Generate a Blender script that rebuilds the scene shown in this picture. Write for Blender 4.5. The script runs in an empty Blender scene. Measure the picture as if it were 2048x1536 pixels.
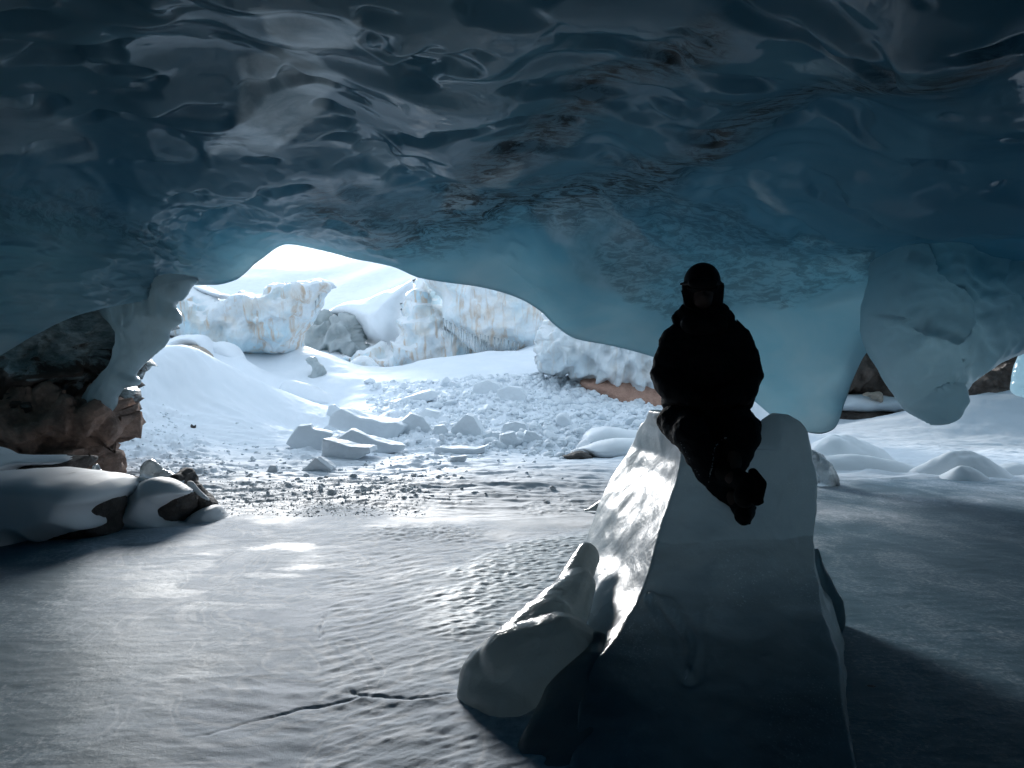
import bpy, math, random
import numpy as np
from mathutils import Vector, Matrix
random.seed(7); rng = np.random.default_rng(11)
sc = bpy.context.scene
F = 1490.0; CX = 1024.0; CY = 768.0; CAMZ = 1.6

# ------------------------------------------------------------------ camera
cam_d = bpy.data.cameras.new('camera'); cam = bpy.data.objects.new('camera', cam_d)
sc.collection.objects.link(cam); sc.camera = cam
cam.location = (0, 0, CAMZ); cam.rotation_euler = (math.radians(90), 0, 0)
cam_d.lens = F/2048*36; cam_d.sensor_width = 36; cam_d.clip_start = .05; cam_d.clip_end = 2000
# ------------------------------------------------------------------ world, sun, exposure
SUN_EL, SUN_AZ = math.radians(16.5), math.radians(-15)      # azimuth from +Y, towards -X
w = bpy.data.worlds.new("World"); sc.world = w; w.use_nodes = True
nt = w.node_tree; nt.nodes.clear()
sky = nt.nodes.new('ShaderNodeTexSky'); sky.sky_type = 'NISHITA'; sky.sun_disc = False
sky.sun_elevation = SUN_EL; sky.sun_rotation = SUN_AZ; sky.air_density = 1.0; sky.dust_density = 3.0; sky.altitude = 3500
hs = nt.nodes.new('ShaderNodeHueSaturation'); hs.inputs['Saturation'].default_value = .5; hs.inputs['Value'].default_value = 1.0
ov = nt.nodes.new('ShaderNodeMixRGB'); ov.inputs[0].default_value = .75; ov.inputs[2].default_value = (4.7, 5.9, 7.2, 1)  # overcast veil
bg = nt.nodes.new('ShaderNodeBackground'); bg.inputs[1].default_value = 0.13
wo = nt.nodes.new('ShaderNodeOutputWorld')
nt.links.new(sky.outputs[0], hs.inputs['Color']); nt.links.new(hs.outputs[0], ov.inputs[1])
nt.links.new(ov.outputs[0], bg.inputs[0]); nt.links.new(bg.outputs[0], wo.inputs[0])
sd = bpy.data.lights.new('sun', 'SUN'); sd.energy = 3.4; sd.angle = math.radians(15); sd.color = (1, .99, .98)
so = bpy.data.objects.new('sun', sd); sc.collection.objects.link(so)
dvec = Vector((math.sin(SUN_AZ)*math.cos(SUN_EL), math.cos(SUN_AZ)*math.cos(SUN_EL), math.sin(SUN_EL)))
so.rotation_euler = dvec.to_track_quat('Z', 'Y').to_euler()
sc.view_settings.view_transform = 'Standard'; sc.view_settings.look = 'None'
sc.view_settings.exposure = 0.82; sc.view_settings.gamma = 1
cy = sc.cycles
cy.use_denoising = True; cy.use_adaptive_sampling = True; cy.adaptive_threshold = .03; cy.max_bounces = 8; cy.diffuse_bounces = 5; cy.glossy_bounces = 4
cy.transmission_bounces = 6; cy.transparent_max_bounces = 6; cy.sample_clamp_indirect = 6; cy.caustics_reflective = False
cy.caustics_refractive = False

# ------------------------------------------------------------------ numpy noise
def _h(ix, iy, iz):
    n = (ix.astype(np.int64)*374761393 + iy.astype(np.int64)*668265263 + iz.astype(np.int64)*2147483647) & 0xffffffff
    n = ((n ^ (n >> 13))*1274126177) & 0xffffffff
    return n ^ (n >> 16)
_G = np.array([[1,1,0],[-1,1,0],[1,-1,0],[-1,-1,0],[1,0,1],[-1,0,1],[1,0,-1],[-1,0,-1],[0,1,1],[0,-1,1],[0,1,-1],[0,-1,-1]], float)
def noise(p):
    i = np.floor(p).astype(np.int64); f = p - i; u = f*f*f*(f*(f*6-15)+10); r = np.zeros(len(p))
    for dx in (0, 1):
        wx = u[:, 0] if dx else 1-u[:, 0]
        for dy in (0, 1):
            wy = u[:, 1] if dy else 1-u[:, 1]
            for dz in (0, 1):
                wz = u[:, 2] if dz else 1-u[:, 2]
                g = _G[_h(i[:, 0]+dx, i[:, 1]+dy, i[:, 2]+dz) % 12]
                r += wx*wy*wz*(g[:, 0]*(f[:, 0]-dx)+g[:, 1]*(f[:, 1]-dy)+g[:, 2]*(f[:, 2]-dz))
    return r
def fbm(p, freq=1., octv=4, gain=.5, lac=2.03, ridge=False, seed=0):
    s = np.zeros(len(p)); a = 1.; q = np.asarray(p, float)*freq + seed*17.31
    for _ in range(octv):
        n = noise(q)
        s += a*(1-2*np.abs(n)*1.6 if ridge else n); a *= gain; q = q*lac + 3.7
    return s
def worley2(x, y, freq, seed=0):
    X = x*freq; Y = y*freq; ix = np.floor(X).astype(np.int64); iy = np.floor(Y).astype(np.int64)
    f1 = np.full(len(x), 9.); idv = np.zeros(len(x))
    for dx in (-1, 0, 1):
        for dy in (-1, 0, 1):
            h = _h(ix+dx, iy+dy, np.full_like(ix, seed+5)); a = (h & 0xffff)/65535.; b = ((h >> 16) & 0xffff)/65535.
            d = np.hypot(ix+dx+a-X, iy+dy+b-Y); m = d < f1; f1 = np.where(m, d, f1); idv = np.where(m, a, idv)
    return f1, idv
def sstep(a, b, x):
    t = np.clip((x-a)/(b-a), 0, 1); return t*t*(3-2*t)
def P(px, py, d):
    return np.array([(px-CX)/F*d, d, CAMZ-(py-CY)/F*d])
def catmull(pts, n=8, closed=True):
    pts = np.asarray(pts, float); N = len(pts); out = []
    rngk = range(N) if closed else range(N-1)
    for i in rngk:
        if closed: p0, p1, p2, p3 = pts[(i-1) % N], pts[i], pts[(i+1) % N], pts[(i+2) % N]
        else: p0, p1, p2, p3 = pts[max(i-1, 0)], pts[i], pts[i+1], pts[min(i+2, N-1)]
        for k in range(n):
            t = k/n
            out.append(.5*((2*p1)+(-p0+p2)*t+(2*p0-5*p1+4*p2-p3)*t*t+(-p0+3*p1-3*p2+p3)*t**3))
    if not closed: out.append(pts[-1])
    return np.array(out)
def segdist(x, y, pl):
    d = np.full(x.shape, 1e9)
    for (a, b) in zip(pl[:-1], pl[1:]):
        ex, ey = b[0]-a[0], b[1]-a[1]; L = ex*ex+ey*ey+1e-12
        t = np.clip(((x-a[0])*ex+(y-a[1])*ey)/L, 0, 1)
        d = np.minimum(d, np.hypot(x-a[0]-t*ex, y-a[1]-t*ey))
    return d
def inside(x, y, pl):
    c = np.zeros(x.shape, bool); n = len(pl)
    for i in range(n):
        x1, y1 = pl[i]; x2, y2 = pl[(i+1) % n]
        m = ((y1 > y) != (y2 > y))
        xi = (x2-x1)*(y-y1)/((y2-y1) if y2 != y1 else 1e-9)+x1
        c ^= m & (x < xi)
    return c

# ------------------------------------------------------------------ mesh helpers
def mesh_np(name, V, Fc, mat=None, parent=None, smooth=True, attrs=None):
    V = np.ascontiguousarray(V, np.float32); me = bpy.data.meshes.new(name)
    if isinstance(Fc, np.ndarray):
        k = Fc.shape[1]; me.vertices.add(len(V)); me.vertices.foreach_set('co', V.ravel())
        me.loops.add(Fc.size); me.loops.foreach_set('vertex_index', np.ascontiguousarray(Fc, np.int32).ravel())
        me.polygons.add(len(Fc)); me.polygons.foreach_set('loop_start', np.arange(0, Fc.size, k, dtype=np.int32))
        try: me.polygons.foreach_set('loop_total', np.full(len(Fc), k, np.int32))
        except Exception: pass
        me.update(calc_edges=True); me.validate()
    else:
        me.from_pydata(V.tolist(), [], Fc); me.update()
    if smooth: me.shade_smooth()
    for k, v in (attrs or {}).items():
        a = me.attributes.new(k, 'FLOAT', 'POINT'); a.data.foreach_set('value', np.ascontiguousarray(v, np.float32))
    if mat: me.materials.append(mat)
    o = bpy.data.objects.new(name, me); sc.collection.objects.link(o)
    if parent is not None: o.parent = parent
    return o
def tag(o, label=None, cat=None, group=None, kind=None):
    if label: o['label'] = label
    if cat: o['category'] = cat
    if group: o['group'] = group
    if kind: o['kind'] = kind
    return o
def empty(name, loc, label, cat, group=None):
    o = bpy.data.objects.new(name, None); sc.collection.objects.link(o); o.location = loc
    o.empty_display_size = .1
    return tag(o, label, cat, group)
def rebase(o, loc):           # put a mesh's origin at loc (world), vertices unchanged in the world
    loc = np.asarray(loc, float); me = o.data; n = len(me.vertices); c = np.empty(n*3, np.float32)
    me.vertices.foreach_get('co', c); c = c.reshape(-1, 3)-loc.astype(np.float32); me.vertices.foreach_set('co', c.ravel())
    o.location = loc.tolist(); me.update(); return o
def child(o, par):            # parent keeping the world place (parents are never rotated or scaled)
    o.parent = par; o.location = (Vector(o.location)-Vector(par.location)); return o
def grid_faces(nr, nc):
    i = np.arange(nr*nc).reshape(nr, nc)
    return np.stack([i[:-1, :-1].ravel(), i[:-1, 1:].ravel(), i[1:, 1:].ravel(), i[1:, :-1].ravel()], 1)
def vnormals(V, Fq):
    n = np.zeros_like(V); a = V[Fq[:, 0]]; b = V[Fq[:, 1]]; c = V[Fq[:, 2]]
    fn = np.cross(b-a, c-a) if Fq.shape[1] == 3 else np.cross(V[Fq[:, 2]]-a, V[Fq[:, 3]]-b)
    for k in range(Fq.shape[1]):
        for ax in range(3): n[:, ax] += np.bincount(Fq[:, k], fn[:, ax], len(V))
    return n/(np.linalg.norm(n, axis=1)[:, None]+1e-12)

def relief(name, outline, d, T, mat, h=None, aniso=(1, 1, 1), rimfade=0, smo=1, R=None, smooth_n=6, amp=.0, freq=1., octv=4, ridge=False, lean=0., front=1., back=1.,
           jag=0., parent=None, seed=0, facet=0., power=.5, smooth=True, dipy=None):
    """a solid grown from a silhouette standing at distance d: T = half thickness (m), R = rim width (m)"""
    ol = catmull(outline, smooth_n) if smooth_n > 1 else np.asarray(outline, float)
    X = (ol[:, 0]-CX)/F*d; Z = CAMZ-(ol[:, 1]-CY)/F*d
    if jag:
        q = np.stack([X*6, Z*6, np.full(len(X), seed*3.3)], 1)
        X = X+jag*fbm(q, 1, 3, seed=seed); Z = Z+jag*fbm(q+9, 1, 3, seed=seed)
    pl = np.stack([X, Z], 1); pc = np.vstack([pl, pl[:1]])
    sx, sz = X.max()-X.min(), Z.max()-Z.min(); size = max(sx, sz)
    h = h or size/70; R = R or min(sx, sz)*.45
    gx = np.arange(X.min()-h, X.max()+2*h, h); gz = np.arange(Z.min()-h, Z.max()+2*h, h)
    GX, GZ = np.meshgrid(gx, gz); sh = GX.shape; gxx = GX.ravel().copy(); gzz = GZ.ravel().copy()
    D = segdist(gxx, gzz, pc); ins = inside(gxx, gzz, pl); sd_ = np.where(ins, D, -D)
    use = sd_ > -1.02*h; snap = use & (sd_ < .42*h)
    # snap rim nodes on the outline
    ids = np.where(snap)[0]; bx = gxx[ids].copy(); bz = gzz[ids].copy(); best = np.full(len(ids), 1e9); ox = bx.copy(); oz = bz.copy()
    for (a, b) in zip(pc[:-1], pc[1:]):
        e = b-a; L = e@e+1e-12; t = np.clip(((bx-a[0])*e[0]+(bz-a[1])*e[1])/L, 0, 1)
        qx = a[0]+t*e[0]; qz = a[1]+t*e[1]; dd = np.hypot(bx-qx, bz-qz); m = dd < best
        best[m] = dd[m]; ox[m] = qx[m]; oz[m] = qz[m]
    gxx[ids] = ox; gzz[ids] = oz; sd_[ids] = 0
    q = grid_faces(*sh); q = q[use[q].all(1) & (sd_[q] > 0).any(1)]
    t = np.clip(sd_/R, 0, 1); prof = (1-(1-t)**2)**power
    yo = np.full(len(gxx), float(d))+lean*(gzz-Z.min())
    if lean: gxx = gxx*yo/d; gzz = CAMZ+(gzz-CAMZ)*yo/d
    p3 = np.stack([gxx, yo, gzz], 1)
    if facet:
        f1, idv = worley2(gxx+.31*fbm(p3, .7, 2, seed=seed), gzz, facet, seed); prof = prof*(.55+.6*idv)
    yf = yo-T*front*prof; yb = yo+T*back*prof
    N = len(gxx); V = np.concatenate([np.stack([gxx, yf, gzz], 1), np.stack([gxx, yb, gzz], 1)])
    fr = q; bk = q[:, ::-1]+N
    rim = sd_ <= 1e-9
    remap = np.arange(2*N); remap[N:][rim] = np.arange(N)[rim]
    Fq = remap[np.concatenate([fr, bk])]
    if amp:
        nn = vnormals(V, Fq); disp = fbm(V*np.array(aniso), freq, octv, ridge=ridge, seed=seed)*amp*(1 if not rimfade else np.tile(np.clip(sd_/rimfade, .15, 1), 2))
        V = V+nn*disp[:, None]
    usedv = np.unique(Fq); rm = np.full(2*N, -1); rm[usedv] = np.arange(len(usedv)); V = V[usedv]; Fq = rm[Fq]
    for _ in range(smo):
        acc = np.zeros_like(V); cnt = np.zeros(len(V))
        for a_, b_ in ((0, 1), (1, 2), (2, 3), (3, 0)):
            for s1, s2 in ((a_, b_), (b_, a_)):
                cnt += np.bincount(Fq[:, s1], minlength=len(V))
                for ax in range(3): acc[:, ax] += np.bincount(Fq[:, s1], V[Fq[:, s2], ax], len(V))
        V = V*.45+.55*acc/np.maximum(cnt, 1)[:, None]
    o = mesh_np(name, V, Fq, mat, None, smooth)
    rebase(o, (float(X.mean()), d, float(max(Z.min(), 0))))
    if parent is not None: child(o, parent)
    return o

def uvsphere(c, r, nu=20, nv=12):
    c = np.asarray(c, float); r = np.atleast_1d(r)*np.ones(3); V = [c+[0, 0, r[2]]]; Fc = []
    for j in range(1, nv):
        th = math.pi*j/nv
        for i in range(nu):
            ph = 2*math.pi*i/nu; V.append(c+r*[math.sin(th)*math.cos(ph), math.sin(th)*math.sin(ph), math.cos(th)])
    V.append(c-[0, 0, r[2]]); L = len(V)-1
    for i in range(nu):
        Fc.append((0, 1+i, 1+(i+1) % nu)); Fc.append((L, L-nu+(i+1) % nu, L-nu+i))
    for j in range(nv-2):
        for i in range(nu):
            a = 1+j*nu+i; b = 1+j*nu+(i+1) % nu; Fc.append((a, a+nu, b+nu, b))
    return V, Fc
def capsule(a, b, ra, rb, n=14):
    a = np.asarray(a, float); b = np.asarray(b, float); ax = b-a; L = np.linalg.norm(ax)+1e-9; ax = ax/L
    u = np.cross(ax, [0, 0, 1]) if abs(ax[2]) < .9 else np.cross(ax, [1, 0, 0]); u /= np.linalg.norm(u); v = np.cross(ax, u)
    V = [a-ax*ra]; Fc = []; rings = []
    for t in (-60, -30, 0): rings.append((a+ax*ra*math.sin(math.radians(t)), ra*math.cos(math.radians(t))))
    for t in (0, 30, 60): rings.append((b+ax*rb*math.sin(math.radians(t)), rb*math.cos(math.radians(t))))
    for c, r in rings:
        for i in range(n):
            p = 2*math.pi*i/n; V.append(c+r*(math.cos(p)*u+math.sin(p)*v))
    V.append(b+ax*rb); E = len(V)-1
    for i in range(n):
        Fc.append((0, 1+(i+1) % n, 1+i)); Fc.append((E, E-n+i, E-n+(i+1) % n))
    for j in range(len(rings)-1):
        for i in range(n):
            a_ = 1+j*n+i; b_ = 1+j*n+(i+1) % n; Fc.append((a_, b_, b_+n, a_+n))
    return V, Fc
def blob(name, prims, mat, voxel=.02, smooth=4, amp=0., freq=3., octv=4, ridge=False, seed=0, parent=None, base=None, post=None, flat=False):
    V = []; Fc = []
    for v, f in prims:
        o = len(V); V += [list(map(float, q)) for q in v]; Fc += [tuple(i+o for i in g) for g in f]
    me = bpy.data.meshes.new('tmp'); me.from_pydata(V, [], Fc); me.update()
    ob = bpy.data.objects.new('tmp', me); sc.collection.objects.link(ob)
    m = ob.modifiers.new('r', 'REMESH'); m.mode = 'VOXEL'; m.voxel_size = voxel; m.use_smooth_shade = True
    if smooth:
        s = ob.modifiers.new('s', 'SMOOTH'); s.factor = .5; s.iterations = smooth
    dg = bpy.context.evaluated_depsgraph_get(); nm = bpy.data.meshes.new_from_object(ob.evaluated_get(dg))
    bpy.data.objects.remove(ob); bpy.data.meshes.remove(me)
    n = len(nm.vertices); c = np.empty(n*3, np.float32); nm.vertices.foreach_get('co', c); c = c.reshape(-1, 3).astype(float)
    nn = np.empty(n*3, np.float32); nm.vertices.foreach_get('normal', nn); nn = nn.reshape(-1, 3).astype(float)
    if amp: c = c+nn*(fbm(c, freq, octv, ridge=ridge, seed=seed)*amp)[:, None]
    if post is not None: c = post(c, nn)
    nm.vertices.foreach_set('co', c.astype(np.float32).ravel()); nm.update(); nm.name = name
    if not flat: nm.shade_smooth()
    nm.materials.clear(); nm.materials.append(mat)
    o = bpy.data.objects.new(name, nm); sc.collection.objects.link(o)
    if base is None: base = (c[:, 0].mean(), c[:, 1].mean(), c[:, 2].min())
    rebase(o, base)
    if parent is not None: child(o, parent)
    return o
def loft(rows):
    V = [p for r in rows for p in r]; n = len(rows[0]); Fc = [tuple(range(n))[::-1], tuple(range(len(V)-n, len(V)))]
    for j in range(len(rows)-1):
        for i in range(n):
            a = j*n+i; b = j*n+(i+1) % n; Fc.append((a, b, b+n, a+n))
    return V, Fc

# ------------------------------------------------------------------ materials
class NM:
    def __init__(s, name):
        s.m = bpy.data.materials.new(name); s.m.use_nodes = True; s.t = s.m.node_tree; s.t.nodes.clear()
        s.out = s.n('ShaderNodeOutputMaterial')
    def n(s, typ, **kw):
        nd = s.t.nodes.new(typ)
        for k, v in kw.items():
            if k in nd.inputs: s.set(nd.inputs[k], v)
            else: setattr(nd, k, v)
        return nd
    def set(s, inp, v):
        if isinstance(v, bpy.types.NodeSocket): s.t.links.new(v, inp)
        elif isinstance(v, bpy.types.Node): s.t.links.new(v.outputs[0], inp)
        else:
            if isinstance(v, tuple) and len(v) == 3 and inp.type == 'RGBA': v = (*v, 1)
            inp.default_value = v
    def pos(s, scale=(1, 1, 1), rot=(0, 0, 0)):
        g = s.n('ShaderNodeNewGeometry'); mp = s.n('ShaderNodeMapping'); s.set(mp.inputs['Vector'], g.outputs['Position'])
        mp.inputs['Scale'].default_value = scale; mp.inputs['Rotation'].default_value = rot; return mp.outputs[0]
    def noise(s, vec, scale, detail=4, rough=.55, dist=0.):
        nd = s.n('ShaderNodeTexNoise'); s.set(nd.inputs['Vector'], vec); nd.inputs['Scale'].default_value = scale
        nd.inputs['Detail'].default_value = detail; nd.inputs['Roughness'].default_value = rough; nd.inputs['Distortion'].default_value = dist
        return nd.outputs[0]
    def ramp(s, fac, stops):
        r = s.n('ShaderNodeValToRGB'); s.set(r.inputs[0], fac); e = r.color_ramp.elements
        e.remove(e[1])
        for k, (p, c) in enumerate(stops):
            el = e[0] if k == 0 else e.new(p); el.position = p; el.color = (c, c, c, 1) if isinstance(c, (int, float)) else (*c, 1)
        return r.outputs[0]
    def math(s, op, a, b=0., c=None, clamp=False):
        m = s.n('ShaderNodeMath', operation=op); s.set(m.inputs[0], a); s.set(m.inputs[1], b); m.use_clamp = clamp
        if c is not None: s.set(m.inputs[2], c)
        return m.outputs[0]
    def mix(s, f, a, b):
        m = s.n('ShaderNodeMix', data_type='RGBA'); s.set(m.inputs[0], f); s.set(m.inputs[6], a); s.set(m.inputs[7], b); return m.outputs[2]
    def attr(s, nm):
        a = s.n('ShaderNodeAttribute'); a.attribute_name = nm; return a.outputs['Fac']
    def bump(s, h, strength=.5, dist=.02, nrm=None):
        b = s.n('ShaderNodeBump'); s.set(b.inputs['Height'], h); b.inputs['Strength'].default_value = strength; b.inputs['Distance'].default_value = dist
        if nrm is not None: s.set(b.inputs['Normal'], nrm)
        return b.outputs[0]
    def pbsdf(s, **kw):
        p = s.n('ShaderNodeBsdfPrincipled')
        for k, v in kw.items(): s.set(p.inputs[k.replace('_', ' ')], v)
        return p
    def surf(s, sh): s.set(s.out.inputs['Surface'], sh); return s.m

def m_snow(name, col=(.80, .835, .87), bump=.5, scale=1., dirt=0.):
    s = NM(name); p = s.pos()
    n1 = s.noise(p, 9*scale, 6, .6); n2 = s.noise(p, 1.3*scale, 3)
    h = s.math('ADD', s.math('MULTIPLY', n1, .35), n2)
    c = s.mix(s.ramp(n2, [(.35, 0.), (.7, 1.)]), col, tuple(x*.93 for x in col))
    if dirt: c = s.mix(s.ramp(s.noise(p, 2.2, 6, .7), [(.55, 0.), (.75, dirt)]), c, (.34, .27, .21))
    b = s.pbsdf(Base_Color=c, Roughness=.62, Normal=s.bump(h, bump, .05)); b.inputs['Specular IOR Level'].default_value = .35
    return s.surf(b)
def m_rock(name, c1, c2, scale=3., bump=.8, snow=0., rough=.8, snow_lo=.62):
    s = NM(name); p = s.pos()
    n1 = s.noise(p, scale, 8, .62, .4); n2 = s.noise(p, scale*5, 6, .7)
    v = s.n('ShaderNodeTexVoronoi', feature='F1'); s.set(v.inputs['Vector'], s.pos((1, 1, 1.8))); v.inputs['Scale'].default_value = scale*2.5
    c = s.mix(s.ramp(n1, [(.35, 0.), (.65, 1.)]), c1, c2)
    c = s.mix(s.ramp(n2, [(.5, 0.), (.75, .5)]), c, tuple(min(1, x*1.6) for x in c2))
    h = s.math('ADD', s.math('ADD', n1, s.math('MULTIPLY', n2, .4)), s.math('MULTIPLY', v.outputs['Distance'], .5))
    nb = s.bump(h, bump, .05)
    if snow:
        g = s.n('ShaderNodeNewGeometry'); sp = s.n('ShaderNodeSeparateXYZ'); s.set(sp.inputs[0], g.outputs['Normal'])
        k = s.math('ADD', sp.outputs['Z'], s.math('MULTIPLY', s.math('SUBTRACT', n1, .5), 1.1))
        f = s.ramp(k, [(snow_lo, 0.), (snow_lo+.06, snow)]); c = s.mix(f, c, (.8, .84, .87))
    b = s.pbsdf(Base_Color=c, Roughness=rough, Normal=nb); return s.surf(b)

def m_ice_glacier():      # cave roof: clear blue ice with sediment bands and pale bubbly patches
    s = NM('cave_ice'); p = s.pos()
    dirt = s.attr('dirt'); pale = s.attr('pale')
    nf = s.noise(p, 2.2, 8, .65, .6); nl = s.noise(s.pos((1, .5, 1.6)), .45, 3, .5)
    cbase = s.mix(s.ramp(nl, [(.35, 0.), (.65, 1.)]), (.06, .125, .155), (.085, .17, .205))
    cp = s.mix(s.ramp(nf, [(.35, .25), (.7, 1.)]), cbase, (.52, .58, .60))
    col = s.mix(pale, cbase, cp)
    nd = s.noise(s.pos((1, 2.2, 3), (0, 0, .6)), 3.2, 9, .74, .8)
    dm = s.math('MULTIPLY', dirt, s.ramp(nd, [(.44, 0.), (.56, 1.)]))
    col = s.mix(s.math('MULTIPLY', dirt, .35), col, (.20, .22, .21)); col = s.mix(dm, col, (.022, .022, .02))
    nb1 = s.noise(s.pos((1, .6, 1)), 1.8, 2, .4); nb2 = s.noise(p, 14, 5, .6)
    nb3 = s.noise(s.pos((1, .7, 1.3)), 5.5, 2, .45, .5)
    h = s.math('ADD', s.math('ADD', s.math('MULTIPLY', nb1, .55), s.math('MULTIPLY', nb3, .10)), s.math('MULTIPLY', nb2, s.math('ADD', .015, s.math('MULTIPLY', dirt, .12))))
    nrm = s.bump(h, .22, .12)
    pb = s.pbsdf(Base_Color=col, Roughness=s.mix(dirt, s.mix(pale, (.06,)*3, (.2,)*3), (.45,)*3), IOR=1.33, Normal=nrm); pb.inputs['Specular IOR Level'].default_value = .36; pb.inputs['Specular Tint'].default_value = (.68, .9, 1, 1)
    tr = s.n('ShaderNodeBsdfTranslucent'); s.set(tr.inputs['Color'], s.mix(dm, s.mix(s.ramp(s.noise(s.pos((1, 1, 1.5)), .9, 6, .6, .7), [(.35, 0.), (.68, 1.)]), (.58, .84, .93), (.80, .92, .96)), (.05, .05, .05))); s.set(tr.inputs['Normal'], nrm)
    mx = s.n('ShaderNodeMixShader'); s.set(mx.inputs[0], s.math('SUBTRACT', .45, s.math('MULTIPLY', pale, .2))); s.set(mx.inputs[1], pb.outputs[0]); s.set(mx.inputs[2], tr.outputs[0])
    ab = s.n('ShaderNodeVolumeAbsorption'); ab.inputs['Color'].default_value = (.42, .62, .685, 1); ab.inputs['Density'].default_value = 1.7
    s.set(s.out.inputs['Volume'], ab.outputs[0])
    return s.surf(mx.outputs[0])
def m_ice(name, base=(.35, .47, .5), rough=.18, transl=.5, absc=(.35, .7, .78), dens=1.2, bump=.35, scale=1., milky=None, frost=0., layer=None):
    s = NM(name); p = s.pos()
    n1 = s.noise(p, 2.5*scale, 5, .55, .5); n2 = s.noise(p, 18*scale, 5, .6)
    c = s.mix(s.ramp(n1, [(.35, 0.), (.7, 1.)]), base, tuple(x*.72 for x in base))
    if milky: c = s.mix(s.ramp(s.noise(p, 1.4*scale, 6, .6), [(.5, 0.), (.7, .8)]), c, milky)
    if layer:
        sp = s.n('ShaderNodeSeparateXYZ'); s.set(sp.inputs[0], p)
        zz = s.math('ADD', sp.outputs['Z'], s.math('MULTIPLY', s.noise(s.pos((1, .2, .2)), 2.2, 4, .5), .12))
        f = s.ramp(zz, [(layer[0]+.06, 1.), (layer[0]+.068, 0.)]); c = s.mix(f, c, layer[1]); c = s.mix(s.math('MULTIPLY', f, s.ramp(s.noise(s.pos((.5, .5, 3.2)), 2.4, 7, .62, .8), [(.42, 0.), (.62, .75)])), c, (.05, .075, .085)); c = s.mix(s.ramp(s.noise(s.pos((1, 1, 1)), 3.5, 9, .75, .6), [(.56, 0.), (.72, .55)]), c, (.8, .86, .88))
    g = s.n('ShaderNodeNewGeometry')
    h = s.math('ADD', n1, s.math('MULTIPLY', n2, .14+frost)); h = s.math('ADD', h, s.math('MULTIPLY', s.noise(p, 60*scale, 3, .6), .03)); nrm = s.bump(h, bump, .06)
    pb = s.pbsdf(Base_Color=c, Roughness=rough, IOR=1.33, Normal=nrm); pb.inputs['Specular IOR Level'].default_value = .8
    tr = s.n('ShaderNodeBsdfTranslucent'); tr.inputs['Color'].default_value = (.85, .93, .95, 1); s.set(tr.inputs['Normal'], nrm)
    mx = s.n('ShaderNodeMixShader'); mx.inputs[0].default_value = transl; s.set(mx.inputs[1], pb.outputs[0]); s.set(mx.inputs[2], tr.outputs[0])
    if transl and dens:
        ab = s.n('ShaderNodeVolumeAbsorption'); ab.inputs['Color'].default_value = (*absc, 1); ab.inputs['Density'].default_value = dens
        s.set(s.out.inputs['Volume'], ab.outputs[0])
    return s.surf(mx.outputs[0])
def m_clear(name):
    s = NM(name); p = s.pos(); n1 = s.noise(p, 5, 5, .6, .6); n2 = s.noise(p, 22, 4)
    c = s.mix(s.ramp(n1, [(.4, 0.), (.65, 1.)]), (.55, .63, .65), (.74, .80, .82))
    b = s.pbsdf(Base_Color=c, Roughness=.14, IOR=1.31, Normal=s.bump(s.math('ADD', n1, s.math('MULTIPLY', n2, .2)), .4, .05))
    s.set(b.inputs['Transmission Weight'], s.ramp(n1, [(.35, .75), (.7, .35)])); return s.surf(b)
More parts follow.
